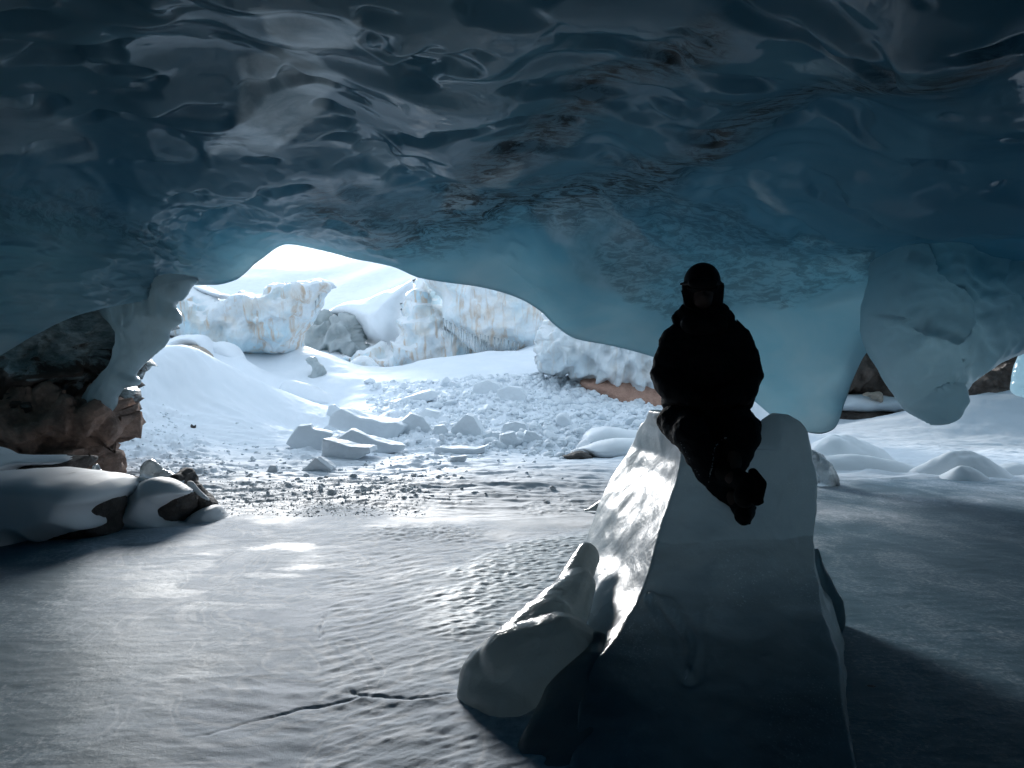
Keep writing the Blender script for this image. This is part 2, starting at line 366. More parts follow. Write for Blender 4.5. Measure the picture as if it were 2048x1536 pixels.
def m_floor():
    s = NM('lake_ice_and_snow'); p = s.pos()
    fr = s.attr('frost'); sn = s.attr('snow'); sl = s.attr('slush'); scal = s.attr('scallop')
    n1 = s.noise(s.pos((1, .6, 1), (0, 0, .35)), 1.6, 6, .6, .7); n2 = s.noise(p, 30, 6, .7); n3 = s.noise(p, 150, 3, .7)
    f = s.math('ADD', fr, s.math('MULTIPLY', s.math('SUBTRACT', n1, .5), 1.1)); f = s.math('ADD', f, s.math('MULTIPLY', s.math('SUBTRACT', n2, .5), 1.3), clamp=True)
    clear = s.mix(s.ramp(n1, [(.3, 0.), (.7, 1.)]), (.075, .145, .19), (.125, .22, .285))
    n4 = s.noise(s.pos((1, .8, 1), (0, 0, .6)), 1.1, 3, .5, 1.6); ed = s.ramp(n4, [(.44, 0.), (.475, 1.), (.49, .1), (.53, 0.), (.56, .8), (.585, .1)])
    sw = s.ramp(n4, [(.38, .0), (.44, .35), (.47, .1), (.53, .5), (.56, .2), (.64, .6)])
    c = s.mix(f, clear, s.mix(sw, (.80, .87, .96), (.44, .53, .62)))
    c = s.mix(s.math('MULTIPLY', ed, s.math('MULTIPLY', f, .75)), c, (.90, .94, .98))
    c = s.mix(s.math('MULTIPLY', scal, .55), c, (.40, .50, .54))
    csn = s.mix(s.ramp(s.noise(p, 1.1, 4), [(.35, 0.), (.7, 1.)]), (.80, .835, .875), (.75, .795, .84))
    c = s.mix(sn, c, csn)
    c = s.mix(s.math('MULTIPLY', sl, s.ramp(s.noise(p, 7, 6, .7), [(.38, .0), (.6, .45)])), c, (.56, .61, .63))
    rg = s.mix(f, (.5,)*3, (.8,)*3); rg = s.mix(scal, rg, (.5,)*3); rg = s.mix(sn, rg, (.65,)*3)
    v = s.n('ShaderNodeTexVoronoi', feature='SMOOTH_F1'); s.set(v.inputs['Vector'], s.pos((1, 2.2, 1), (0, 0, .75))); v.inputs['Scale'].default_value = 9
    v.inputs['Smoothness'].default_value = .35
    wav = s.noise(s.pos((.35, 1.5, 1), (0, 0, .45)), 7, 5, .55, .6)
    h = s.math('ADD', s.math('MULTIPLY', n1, .18), s.math('MULTIPLY', wav, .14))
    h = s.math('ADD', h, s.math('MULTIPLY', n2, .12)); h = s.math('ADD', h, s.math('MULTIPLY', n3, s.math('MULTIPLY', f, .14)))
    h = s.math('ADD', h, s.math('MULTIPLY', s.math('MULTIPLY', v.outputs['Distance'], scal), .8))
    h = s.math('ADD', h, s.math('MULTIPLY', s.noise(p, 12, 8, .75), s.math('MULTIPLY', sl, .45)))
    b = s.pbsdf(Base_Color=c, Roughness=rg, IOR=1.4, Normal=s.bump(h, .45, .03)); b.inputs['Specular IOR Level'].default_value = .6
    s.set(b.inputs['Specular IOR Level'], s.mix(sn, s.mix(f, (.26,)*3, (.04,)*3), (.25,)*3))
    return s.surf(b)
def m_cloth(name, col, rough=.75, bump=.4, scale=1.):
    s = NM(name); p = s.pos()
    h = s.math('ADD', s.noise(p, 12*scale, 4, .5, 1.), s.math('MULTIPLY', s.noise(p, 90*scale, 3), .15))
    b = s.pbsdf(Base_Color=col, Roughness=rough, Normal=s.bump(h, bump, .03)); b.inputs['Specular IOR Level'].default_value = .2; return s.surf(b)
def m_serac(name, tan=.5, blue=.5):
    s = NM(name); p = s.pos()
    g = s.n('ShaderNodeNewGeometry'); sp = s.n('ShaderNodeSeparateXYZ'); s.set(sp.inputs[0], g.outputs['Normal'])
    nb = s.noise(p, .55, 4, .5, .5); st = s.noise(s.pos((2.4, 1, .35), (0, .35, 0)), 1.4, 7, .62, .6); nf = s.noise(p, 4, 8, .65)
    c = s.mix(s.ramp(nb, [(.42, 0.), (.62, blue)]), (.78, .82, .84), (.50, .68, .76))
    c = s.mix(s.ramp(s.noise(p, .9, 4, .6), [(.48, 0.), (.66, tan*.6)]), c, (.74, .66, .56)); c = s.mix(s.ramp(st, [(.51, 0.), (.64, tan)]), c, (.60, .46, .34))
    c = s.mix(s.ramp(nf, [(.58, 0.), (.75, .35)]), c, (.40, .37, .34))
    up = s.ramp(s.math('ADD', sp.outputs['Z'], s.math('MULTIPLY', s.math('SUBTRACT', nf, .5), .7)), [(.42, 0.), (.58, 1.)])
    c = s.mix(up, c, (.82, .85, .87))
    h = s.math('ADD', s.math('MULTIPLY', st, .6), nf)
    return s.surf(s.pbsdf(Base_Color=c, Roughness=.45, Normal=s.bump(h, .8, .12)))

M_FLOOR = m_floor(); M_SNOW = m_snow('snow'); M_SHADOWSNOW = m_snow('shade_lifted_snow', (.82, .855, .88), .25, .6)  # second snow is a smoother copy, colour lifted to offset the shade
M_CAVE = m_ice_glacier()
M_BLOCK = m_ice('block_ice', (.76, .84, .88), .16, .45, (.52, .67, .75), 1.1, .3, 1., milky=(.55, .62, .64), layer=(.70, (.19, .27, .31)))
M_PILLAR = m_ice('pillar_ice', (.34, .47, .52), .10, .62, (.40, .75, .83), .8, .3, .8)
M_CLEAR = m_clear('clear_ice')
M_FIN = m_ice('glassy_wall_ice', (.24, .36, .41), .07, .4, (.6, .76, .8), 1.2, .45, .9)
M_GREYICE = m_ice('grey_ice', (.48, .52, .53), .35, .25, (.5, .7, .72), 1.5, .6, .6, milky=(.6, .62, .6))
M_SERAC = m_serac('serac_ice', .95, .8); M_SERAC2 = m_serac('streaked_glacier_ice', .75, .55); M_SERAC3 = m_serac('rubbly_glacier_ice', .3, .3)
M_BROWN = m_rock('brown_rock', (.13, .085, .066), (.27, .18, .14), 2.8, 1., rough=.85)
M_DARK = m_rock('dark_rock', (.028, .025, .023), (.075, .066, .06), 4., .8)
M_DARKSNOWY = m_rock('dark_rock_snow_dusted', (.035, .03, .028), (.10, .085, .075), 4., .8, snow=1., snow_lo=.78)
M_PINK = m_rock('pink_granite', (.34, .19, .14), (.46, .28, .21), 5., .5)
M_STRATA = m_rock('rock_ledge', (.035, .028, .024), (.13, .10, .085), 1.6, .9, snow=1., snow_lo=.72)
M_TAN = m_rock('tan_rock', (.32, .26, .2), (.42, .36, .3), 3., .4)
def m_dirtyice():
    s = NM('sediment_ice'); p = s.pos()
    sp = s.n('ShaderNodeSeparateXYZ'); s.set(sp.inputs[0], p)
    n1 = s.noise(s.pos((1, 1, 2.6)), 1.5, 8, .66, .8); n2 = s.noise(s.pos((1, 1, 2)), 6, 7, .7)
    f = s.math('ADD', n1, s.math('MULTIPLY', s.math('SUBTRACT', 2.25, sp.outputs['Z']), .22))
    f = s.ramp(f, [(.55, 0.), (.64, 1.)])
    c = s.mix(s.ramp(n2, [(.4, 0.), (.62, 1.)]), (.17, .23, .24), (.33, .40, .41)); c = s.mix(f, c, (.055, .04, .033))
    h = s.math('ADD', n1, s.math('MULTIPLY', n2, .5))
    pb = s.pbsdf(Base_Color=c, Roughness=s.mix(f, (.2,)*3, (.7,)*3), Normal=s.bump(h, .9, .12)); return s.surf(pb)
M_DIRTYICE = m_dirtyice()
M_JACKET = m_cloth('black_jacket_cloth', (.006, .0065, .009), .8); M_TROUSER = m_cloth('black_trouser_cloth', (.006, .007, .010), .75, .7)
M_BOOT = m_cloth('black_boot', (.006, .006, .006), .6); M_SOLE = m_cloth('boot_rubber', (.004, .004, .004), .85)
M_HELMET = m_cloth('helmet_shell', (.004, .004, .006), .7, .02); M_SKIN = m_cloth('skin', (.09, .055, .045), .55, .1); M_GLOVE = m_cloth('glove', (.006, .006, .007), .8)

# ------------------------------------------------------------------ the ground: one sheet, lake ice and snow
CTRL = []
def c(*pts):
    for px, py, d in pts: CTRL.append(P(px, py, d))
for y in (-14, -9, -4, 0, 3, 6, 8.5):
    for x in (-16, -10, -5, 0, 5, 10, 16): CTRL.append(np.array([x, y, 0.]))
for x in (-14, -9): CTRL.append(np.array([x, 12, .1]))
for x in (-4, -1, 2, 5, 8, 12): CTRL.append(np.array([x, 11.5, 0.]))
# near snow apron
c((250,930,14.7),(350,930,14.7),(500,925,15.1),(650,915,16.2),(800,905,17.3),(950,905,17.4),(1100,905,17.4),(1250,905,17.4),(1400,905,17.4),
  (1600,880,21),(1800,872,22.5),(2048,872,22.5),(2300,872,22.5),(1500,930,14.7),(1900,925,15.2),(2200,920,15.6))
# left drift, its crest and the ground behind
c((235,860,17),(228,805,18.2),(285,738,19.4),(330,700,20.4),(400,706,21),(470,738,22),(540,775,23),(600,800,24),(640,828,25),
  (330,790,19.4),(420,800,20),(500,840,19.6),(320,850,18),(420,870,18),(580,860,20.5),(350,745,20),(430,745,21),(60,880,16.5),(-200,850,18),(-500,800,20),
  (300,760,23.5),(400,745,24),(500,775,25.5))
c((340,690,27),(380,676,27.5),(440,686,27.5),(485,715,27),(300,700,27),(200,680,27),(0,660,27),(-400,640,28))
c((500,735,28.5),(560,700,31),(610,690,32),(640,715,30),(680,755,28),(560,770,27),(620,790,26.5),(740,745,30),(760,790,26),(700,800,25.5),(690,700,40),(720,735,33))
# debris apron and the long ridge
c((700,832,22.5),(650,870,19.5),(800,865,20),(760,815,24),(850,790,25),(950,760,27),(1020,750,28),(1080,748,28),(1150,768,26.5),(900,850,21),
  (1000,860,20.5),(1100,855,20.5),(1200,845,21.5),(1000,800,24),(1120,800,24.5),(1220,815,24),(1300,830,22.5),(1350,845,23),(1330,800,27))
c((800,742,31),(850,722,32),(900,712,33),(970,703,34),(1030,706,35),(1080,680,36),(1130,660,37),(1200,650,38),(1400,640,40),
  (820,760,36),(900,745,38),(980,740,40),(750,745,38))
# far left/right plateau
c((1450,800,30),(1500,806,29),(1560,840,27),(1620,850,28),(1750,842,31),(1600,800,36),(1900,800,36),(2300,760,36),(1750,790,40))
c((1830,858,23.5),(1900,824,24.5),(1960,795,25.5),(2048,770,26.5),(2200,745,27),(2500,730,27),(1900,868,22.8),(2048,862,23))
for x in (-40, -20, 0, 20, 40): CTRL.append(np.array([x, 62, 5.])); CTRL.append(np.array([x*1.2, 50, 3.4]))
CT = np.array(CTRL)
def rbf_fit(C):
    XY = C[:, :2]*[1, 1]; n = len(XY); D = np.sqrt(((XY[:, None]-XY[None])**2).sum(2)+.3); A = np.zeros((n+3, n+3))
    A[:n, :n] = D; A[:n, n] = 1; A[:n, n+1:] = XY; A[n, :n] = 1; A[n+1:, :n] = XY.T
    A[:n, :n] += np.eye(n)*-.02
    b = np.zeros(n+3); b[:n] = C[:, 2]; return XY, np.linalg.solve(A, b)
RX, RW = rbf_fit(CT)
def rbf_eval(x, y):
    out = np.empty(len(x))
    for i in range(0, len(x), 60000):
        q = np.stack([x[i:i+60000], y[i:i+60000]], 1); D = np.sqrt(((q[:, None]-RX[None])**2).sum(2)+.3)
        out[i:i+60000] = D@RW[:-3]+RW[-3]+q@RW[-2:]
    return out
def spx(x, y): return CX+x/np.maximum(y, .5)*F
def shore(px):      # distance at which the lake ends, by bearing
    return np.interp(px, [-800, 0, 300, 450, 700, 850, 1000, 1150, 1400, 1600, 2100, 2800], [8.2, 8.2, 8.6, 9.0, 9.4, 8.6, 8.0, 8.0, 11, 12.2, 12.4, 13])
CRACKS = [[(650,1220),(648,1270),(665,1330),(700,1372),(730,1388),(820,1402),(905,1392)],[(730,1388),(680,1402),(600,1418),(490,1448),(380,1478)]]
def G0(px, py): d = CAMZ*F/(py-CY); return ((px-CX)/F*d, d)
def ground_fields(x, y):
    p = np.stack([x, y, np.zeros_like(x)], 1); px = spx(x, y)
    z = rbf_eval(x, y)
    n_big = fbm(p, .35, 3, seed=1); sh = shore(px)+1.1*fbm(p, .8, 4, seed=4)
    lake = 1-sstep(-.5, .5, y-sh); lake = np.where(y < 3, 1, lake)
    z = np.where(y < 10.5, z*sstep(6, 11.5, y), z)
    z += (1-lake)*(.10*n_big+.03*fbm(p, 1.6, 4, seed=2))*sstep(7, 12, y)
    # rippled drift crests (sastrugi)
    z += (1-lake)*.02*fbm(np.stack([x*.6, y*2.2, x*0], 1), 1.4, 4, ridge=True, seed=9)*sstep(8, 11, y)*(1-sstep(19, 24, y))
    win = lambda a, b, s, v: sstep(a-s, a+s, v)*(1-sstep(b-s, b+s, v))
    rub = win(760, 1370, 60, px)*win(17.5, 27.5, 1.2, y)
    rub = np.maximum(rub, .45*win(560, 900, 60, px)*win(14.5, 22, 1.5, y))
    rub = np.maximum(rub, .55*win(200, 430, 40, px)*win(12.5, 19, 1., y)*(1-sstep(-.2, .6, (px-430)/200+(19-y)*-.05)))
    sl = win(420, 850, 60, px)*win(9.2, 12.2, .5, y)
    sl = np.maximum(sl, .8*win(780, 1180, 60, px)*win(8.6, 10.8, .5, y+(px-1180)*.004)*sstep(-.1, .25, fbm(p, 1.3, 3, seed=21)))
    sl = np.maximum(sl, .9*win(740, 960, 50, px)*win(7.6, 8.4, .3, y))
    rub = rub*np.clip(.5+1.6*fbm(p, .5, 3, seed=31)+.45, 0, 1)
    f1, i1 = worley2(x, y, 2.6, 1); f2, i2 = worley2(x, y, 6, 2); f3, i3 = worley2(x, y, 13, 3)
    lump = (.16*np.clip(1-f1*1.25, 0, 1)**.7*(i1 > .45)+.085*np.clip(1-f2*1.3, 0, 1)**.6*(i2 > .3)+.03*np.clip(1-f3*1.3, 0, 1)**.6)
    z += rub*lump
    z += .6*sl*(.012*np.clip(1-f2*1.3, 0, 1)**.6*(i2 > .4)+.018*np.clip(1-f3*1.2, 0, 1)**.6*(i3 > .3)+.015*fbm(p, 14, 3, seed=8))
    # lake relief
    z += lake*(.006*fbm(p, .9, 3, seed=12)+.0012*fbm(np.stack([x*1.2, y*2.5, x*0], 1), 2.2, 4, ridge=True, seed=13))
    low = sstep(4.3, 3.75, y+.35*np.interp(px, [300, 700, 1000], [-.9, -.1, .0]))*win(300, 1250, 120, px)
    q = np.stack([x*1.1-.5*y, y*3.4+x*.9, x*0], 1)
    z += low*(.003*fbm(q, 1.3, 5, ridge=True, seed=15))
    mid = win(640, 1180, 40, px)*(y < 8)*lake
    z += mid*.0035*fbm(np.stack([x*.5+y*.7, y*2.-x*1.6, x*0], 1), 3.2, 4, ridge=True, seed=16)
    for cr in CRACKS:
        pl = catmull([G0(*q_) for q_ in cr], 5, False); dd = segdist(x+.03*noise(p*3)+.012*noise(p*14), y+.05*noise(p*2.5+5)+.03*noise(p*11+3), pl)
        z -= .012*np.exp(-(dd/.008)**2)*sstep(-.25, .1, noise(p*1.7+3))
    spl = [G0(*q_) for q_ in [(835,1215),(880,1140),(960,1105),(1080,1078),(1200,1050),(1260,1050),(1230,1120),(1130,1200),(1050,1260),(925,1330),(860,1290)]]
    dsc = segdist(x, y, spl+[spl[0]]); sc_reg = sstep(-.18, .3, np.where(inside(x, y, spl), dsc, -dsc)+.25*fbm(p, 1.6, 4, seed=77))
    fs, is_ = worley2(x*1.0+y*.5+.05*noise(p*5), y*1.7-x*.75, 8.5, 6); 
    z += sc_reg*(.015*np.clip(fs, 0, 1)+.01)
    frost = np.interp(px, [-400, 100, 260, 500, 700, 1000, 1250, 1500, 1700, 2100, 2600], [-.2, -.1, .35, .85, 1.0, .95, .7, .1, -.15, -.2, -.2])
    frost = frost+.35*sstep(6, 9, y)+.45*fbm(p, .7, 4, seed=41)
    band = win(5.2, 7.8, .6, y)*win(200, 700, 80, px)*sstep(.05, .25, fbm(np.stack([x*.8, y*2, x*0], 1), 1.5, 5, seed=55))
    frost -= .4*band
    for cr in CRACKS:
        pass
    return z, dict(snow=1-lake, lake=lake, frost=np.clip(frost, 0, 1)*lake, slush=sl, scallop=sc_reg*lake)
ys = np.concatenate([np.linspace(-16, 1.8, 24), np.geomspace(2.0, 48, 900), np.linspace(50, 75, 12)])
s_ = np.concatenate([np.linspace(-2.6, -1., 14), np.linspace(-.95, .95, 900), np.linspace(1., 2.6, 14)])
SS, YY = np.meshgrid(s_, ys)
XX = SS*(.75*np.sqrt(YY**2+9)+.4)
xf, yf = XX.ravel(), YY.ravel()
gz, gat = ground_fields(xf, yf)
gV = np.stack([xf, yf, gz], 1); gF = grid_faces(len(ys), len(s_))
lk = gat['lake'][gF].mean(1) > .5
for nm, m in (('frozen_lake', lk), ('snow_ground', ~lk)):
    ff = gF[m]; u = np.unique(ff); rm = np.full(len(gV), -1); rm[u] = np.arange(len(u))
    o = mesh_np(nm, gV[u], rm[ff], M_FLOOR, attrs={k: v[u] for k, v in gat.items() if k != 'lake'}); tag(o, kind='structure')
def gheight(x, y):
    z, _ = ground_fields(np.array([float(x)]), np.array([float(y)])); return float(z[0])

# far snow hills
hx = np.linspace(-260, 260, 260); hy = np.linspace(48, 330, 150); HX, HY = np.meshgrid(hx, hy); hp = np.stack([HX.ravel(), HY.ravel(), HX.ravel()*0], 1)
prof = np.interp(spx(hp[:, 0], hp[:, 1]), [-1500, 300, 620, 680, 760, 850, 1000, 1500, 2500], [530, 535, 522, 508, 496, 480, 470, 520, 560])
hh = CAMZ+(768-prof)/F*110
hz = 3.2+(hh-3.2)*sstep(58, 118, hp[:, 1])+sstep(118, 330, hp[:, 1])*6+1.6*fbm(hp, .03, 4, seed=3)*sstep(60, 90, hp[:, 1])
hz = np.where(hp[:, 1] < 60, hz-1.2, hz)
tag(mesh_np('snow_hills', np.stack([hp[:, 0], hp[:, 1], hz], 1), grid_faces(150, 260), M_SNOW), kind='structure')

# ------------------------------------------------------------------ the ice roof
cols = np.array([  # px, lip py, lip distance, flat-roof height
 (-900,1100,6.0,3.6),(-620,1000,6.8,4.0),(-350,900,7.6,4.3),(-150,790,8.2,4.5),(0,712,8.8,4.6),(75,668,9.2,4.6),(150,632,9.8,4.6),(230,612,10.6,4.5),(300,600,11.6,4.5),(350,585,12.6,4.5),(385,570,13.4,4.5),
 (430,570,14,4.5),(470,561,14.5,4.5),(520,521,15,4.5),(575,489,15.4,4.6),(640,500,15.4,4.6),(700,515,15.2,4.6),(780,531,15,4.5),(840,556,14.8,4.5),(900,566,14.6,4.5),(940,571,14.4,4.5),
 (990,581,14.2,4.5),(1040,598,14,4.5),(1080,622,13.9,4.5),(1110,651,13.8,4.5),(1150,677,13.6,4.5),(1220,691,13.4,4.5),(1300,712,13.2,4.5),(1380,745,13,4.5),(1460,775,12.9,4.4),(1505,800,12.8,4.4),
 (1545,832,12.8,4.4),(1600,861,12.8,4.4),(1640,868,12.8,4.4),(1668,858,12.7,4.3),(1690,805,12.6,4.3),(1712,745,12.5,4.3),(1740,700,12.3,4.0),(1780,690,12.2,3.9),(1850,705,12,3.85),(1950,715,12,3.8),(2048,700,12,3.8),(2150,690,12,3.8),(2300,700,11.6,3.8),
 (2500,800,10.5,4.1),(2700,950,9.2,3.9),(2900,1100,8,3.7)], float)
NU = 760
t_in = np.concatenate([[0], np.cumsum(np.maximum(np.hypot(np.diff(cols[:, 0]), np.diff(cols[:, 1])), 1))])
def pchip(xq, x, y):      # monotone cubic
    h = np.diff(x); dl = np.diff(y)/h; m = np.zeros(len(x)); m[0], m[-1] = dl[0], dl[-1]
    s = dl[:-1]*dl[1:] > 0; w1 = 2*h[1:]+h[:-1]; w2 = h[1:]+2*h[:-1]
    mm = np.zeros(len(dl)-1); mm[s] = (w1+w2)[s]/(w1[s]/dl[:-1][s]+w2[s]/dl[1:][s]); m[1:-1] = mm
    k = np.clip(np.searchsorted(x, xq)-1, 0, len(h)-1); t = (xq-x[k])/h[k]
    return (2*t**3-3*t**2+1)*y[k]+(t**3-2*t**2+t)*h[k]*m[k]+(-2*t**3+3*t**2)*y[k+1]+(t**3-t**2)*h[k]*m[k+1]
tq = np.interp(np.linspace(0, 1, NU), [0, .12, .88, 1], [0, t_in[4], t_in[-4], t_in[-1]])
cpx = pchip(tq, t_in, cols[:, 0]); cpy = pchip(tq, t_in, cols[:, 1]); cd = pchip(tq, t_in, cols[:, 2]); cz = pchip(tq, t_in, cols[:, 3])
NV = 420
rowsV = []; meta = []
ytop = -160.
vv = np.linspace(0, 1, NV)**1.15
kk = 181; cpy_s = np.convolve(np.pad(cpy, kk//2, 'edge'), np.hanning(kk)/np.hanning(kk).sum(), 'valid')
upx = np.linspace(cpx[0], cpx[-1], NU); cxs = cols[:, 0]
gx_ = np.linspace(-900, 2900, 400); kw = np.hanning(41); kw /= kw.sum(); gcd = np.convolve(np.pad(np.interp(gx_, cxs, cols[:, 2]), 20, 'edge'), kw, 'valid'); gcz = np.convolve(np.pad(np.interp(gx_, cxs, cols[:, 3]), 20, 'edge'), kw, 'valid')
for v in vv:
    w_ = float(sstep(0, .3, np.array([v]))[0]); pxv = cpx*(1-w_)+upx*w_; cd = np.interp(pxv, gx_, gcd); cz = np.interp(pxv, gx_, gcz)
    g_ = float(sstep(0, .45, np.array([v]))[0]); cps = cpy*(1-g_)+cpy_s*g_; py = cps+(ytop-cps)*v
    el = np.maximum(CY-py, 8.)
    dflat = (cz-CAMZ)*F/el
    k = 5.
    dflat = np.minimum(dflat, 60.)
    d = -np.log(np.exp(-cd/1.2)+np.exp(-dflat/1.2))*1.2      # smooth minimum
    d0 = -np.log(np.exp(-cd/1.2)+np.exp(-np.minimum((cz-CAMZ)*F/np.maximum(CY-cpy, 8.), 60)/1.2))*1.2
    d = d+(cd-d0)*np.exp(-v*9)
    rowsV.append(np.stack([(pxv-CX)/F*d, d, CAMZ-(py-CY)/F*d], 1)); meta.append(np.stack([pxv, py], 1))
last = rowsV[-1]
for k, yy in enumerate(np.concatenate([np.linspace(4.4, -9, 26), [-10.5, -11.5, -12, -12.2, -12.3]])):
    t = k/30; x = last[:, 0]*(1+2.6*sstep(0, .8, np.array([t]))[0]); z = last[:, 2]+(4.9-last[:, 2])*min(t*2, 1)
    y = np.full(len(x), 0.)+yy+(last[:, 1]-last[:, 1].mean())*(1-min(t*1.4, 1))
    if k >= 26: z = z*0+[3.9, 2.9, 1.6, .6, -.3][k-26]
    rowsV.append(np.stack([x, y, z], 1)); meta.append(np.stack([upx, np.full(NU, ytop-10*k)], 1))
R_ = np.array(rowsV); MT = np.array(meta); nr = R_.shape[0]
for sgn, e in ((-1, 0), (1, -1)):        # side walls of the cave, outside the frame
    E = R_[:, e:e+1 or None] if e == 0 else R_[:, -1:]; ks = np.linspace(0, 1, 17)[1:][None, :, None]
    off = np.concatenate([sgn*(ks*1.6+.0*E[..., :1]), 0*ks+.0*E[..., :1], -(E[..., 2:]+.4)*ks**1.8], 2); W = E+off
    M_ = np.repeat(MT[:, e:e+1] if e == 0 else MT[:, -1:], 16, 1)
    R_ = np.concatenate([W[:, ::-1], R_], 1) if e == 0 else np.concatenate([R_, W], 1)
    MT = np.concatenate([M_, MT], 1) if e == 0 else np.concatenate([MT, M_], 1)
NU = R_.shape[1]
V0 = R_.reshape(-1, 3); Fq = grid_faces(nr, NU); nn = vnormals(V0, Fq)
g_ = nn.reshape(nr, NU, 3); kk = 41; pad = np.pad(g_, ((kk//2, kk//2), (kk//2, kk//2), (0, 0)), 'edge'); cs = np.cumsum(np.pad(pad, ((1, 0), (0, 0), (0, 0))), 0); pad = (cs[kk:]-cs[:-kk])/kk
cs = np.cumsum(np.pad(pad, ((0, 0), (1, 0), (0, 0))), 1); nn = ((cs[:, kk:]-cs[:, :-kk])/kk).reshape(-1, 3); nn /= np.linalg.norm(nn, axis=1)[:, None]+1e-9
if nn[(NV//2)*NU+NU//2][2] > 0: nn = -nn       # nn points into the cave (down)
mt = MT.reshape(-1, 2); px_, py_ = mt[:, 0], mt[:, 1]
lipd = np.repeat(np.minimum(np.arange(nr)/60., 1.)[:, None], NU, 1).ravel()
q = V0*[1, .75, 1]
a1 = fbm(q, .33, 2, seed=61)*.45; a2 = fbm(q*[.7, 1.2, 1], 1.0, 2, gain=.35, seed=62)*.05-sstep(.3, .8, np.abs(nn[:, 2]))*sstep(.12, .5, fbm(q*[.6, 1.3, 1.3]+.15*fbm(q, 1.9, 2, seed=8)[:, None], 1.5, 2, gain=.4, seed=65))*.12+fbm(q, 3.1, 2, seed=66)*.006
hills_ = sstep(.05, .5, fbm(q*[.7, 1, 1]+.3*fbm(q, .8, 2, seed=7)[:, None], .6, 2, gain=.4, seed=64))*.14
strk = fbm(np.stack([V0[:, 0]*.5+V0[:, 2]*.5, V0[:, 1]*.6, V0[:, 2]*2.4-V0[:, 0]*.9], 1), 1.5, 3, ridge=True, gain=.5, seed=67)
leftlip = sstep(900, 350, px_)*np.exp(-(np.repeat(np.arange(nr)[:, None], NU, 1).ravel()/110.)**2)
a2 = a2+leftlip*strk*.09
disp = (a1+a2-hills_)*(.10+.90*lipd**.8)
# raised flow ridges seen near the lip and a hanging tongue on the left
# (world-anchored: stored with the sheet before anything is moved)
V1 = V0+nn*disp[:, None]
V1[:, 2] = np.where(lipd < .02, V0[:, 2], V1[:, 2])
# stains and bubbly patches
def poly_mask(pl, soft): 
    pc = pl+[pl[0]]; d = segdist(px_, py_, pc); ins = inside(px_, py_, pl); return sstep(-soft, soft, np.where(ins, d, -d)+18*fbm(V0, 1.5, 4, seed=71))
dirt = np.zeros(len(V0))
for pl, wd, st in (([(960,350),(1120,285),(1200,200),(1330,130),(1420,60)], 44, 1.), ([(900,440),(1050,445),(1250,380),(1420,300),(1560,230),(1680,165),(1900,150),(2000,120)], 38, 1.),
                   ([(640,400),(780,460),(900,470),(1050,410)], 40, .8), ([(1100,420),(1180,440),(1330,380)], 45, .9), ([(1420,200),(1530,195)], 16, .8), ([(1900,180),(1960,120)], 40, .7),
                   ([(1930,760),(1960,700),(2048,640)], 25, .5), ([(1850,800),(1900,740)], 18, .4), ([(40,440),(180,430),(300,470)], 40, .4)):
    d = segdist(px_+25*fbm(V0, 1.1, 3, seed=81), py_+20*fbm(V0, 1.3, 3, seed=82), pl); dirt = np.maximum(dirt, st*np.clip(1-d/(wd*1.4), 0, 1))
pale = np.zeros(len(V0))
dirt = np.maximum(dirt, .4*poly_mask([(1330,400),(1500,430),(1745,490),(1735,560),(1640,592),(1560,612),(1480,618),(1350,640),(1240,600),(1180,520)], 9))
for pl, st in (([(250*2,20),(1450/2,20),(1440/2,90),(1260/2,130),(1070/2,95)], .9), ([(490,190),(600,140),(690,180),(650,250),(560,310),(410,330),(470,270)], .9), ([(0,215),(90,215),(150,250),(200,340),(130,350),(0,330)], .5),
               ([(1560,90),(1620,110),(1680,75),(1715,90),(1720,160),(1600,120)], .6), ([(1500,385),(1560,410),(1580,425),(1530,410)], .7), ([(980,360),(1040,350),(1010,400),(900,450),(880,440)], .7),
               ([(1050,460),(1200,430),(1350,520),(1260,600),(1150,560)], .6), ([(0,560),(100,530),(110,610),(20,620)], .3), ([(700,330),(830,330),(850,370),(760,390)], .3)):
    pale = np.maximum(pale, st*poly_mask(pl, 7))
# thickness and outer skin
th = np.interp(np.repeat(np.arange(nr)[:, None], NU, 1).ravel(), [0, 4, 30, 90, 220, 420, nr], [.05, .45, 1.1, 2.4, 3.8, 4.8, 5.2])
th = th*(1+.9*sstep(1050, 500, px_))
blue = np.exp(-((px_-1600)/260)**2)*sstep(420, 620, py_); th = th*(1-.74*blue)
sx = np.linspace(0, 1, nr)
outdir = -nn.copy(); outdir[:, 2] = np.abs(outdir[:, 2])*.6+.75; outdir[:, 1] = np.maximum(outdir[:, 1], .0)+.35*(py_ > -50); outdir /= np.linalg.norm(outdir, axis=1)[:, None]
V2 = V0+outdir*th[:, None]+outdir*(fbm(V0, .8, 4, seed=90)*.75*np.minimum(th, 1))[:, None]
N = len(V1); allV = np.concatenate([V1, V2]); fl = Fq; fu = Fq[:, ::-1]+N
rimf = []
idx = np.arange(N).reshape(nr, NU)
edge = np.concatenate([idx[0, :], idx[1:, -1], idx[-1, -2::-1], idx[-2::-1, 0]])
for a, b in zip(edge[:-1], edge[1:]): rimf.append((b, a, a+N, b+N))
allF = np.concatenate([fl, fu, np.array(rimf)])
z0 = np.zeros(N)
o = mesh_np('ice_ceiling', allV, allF, M_CAVE, attrs={'dirt': np.concatenate([dirt, z0]), 'pale': np.concatenate([pale, z0])}); tag(o, kind='structure')

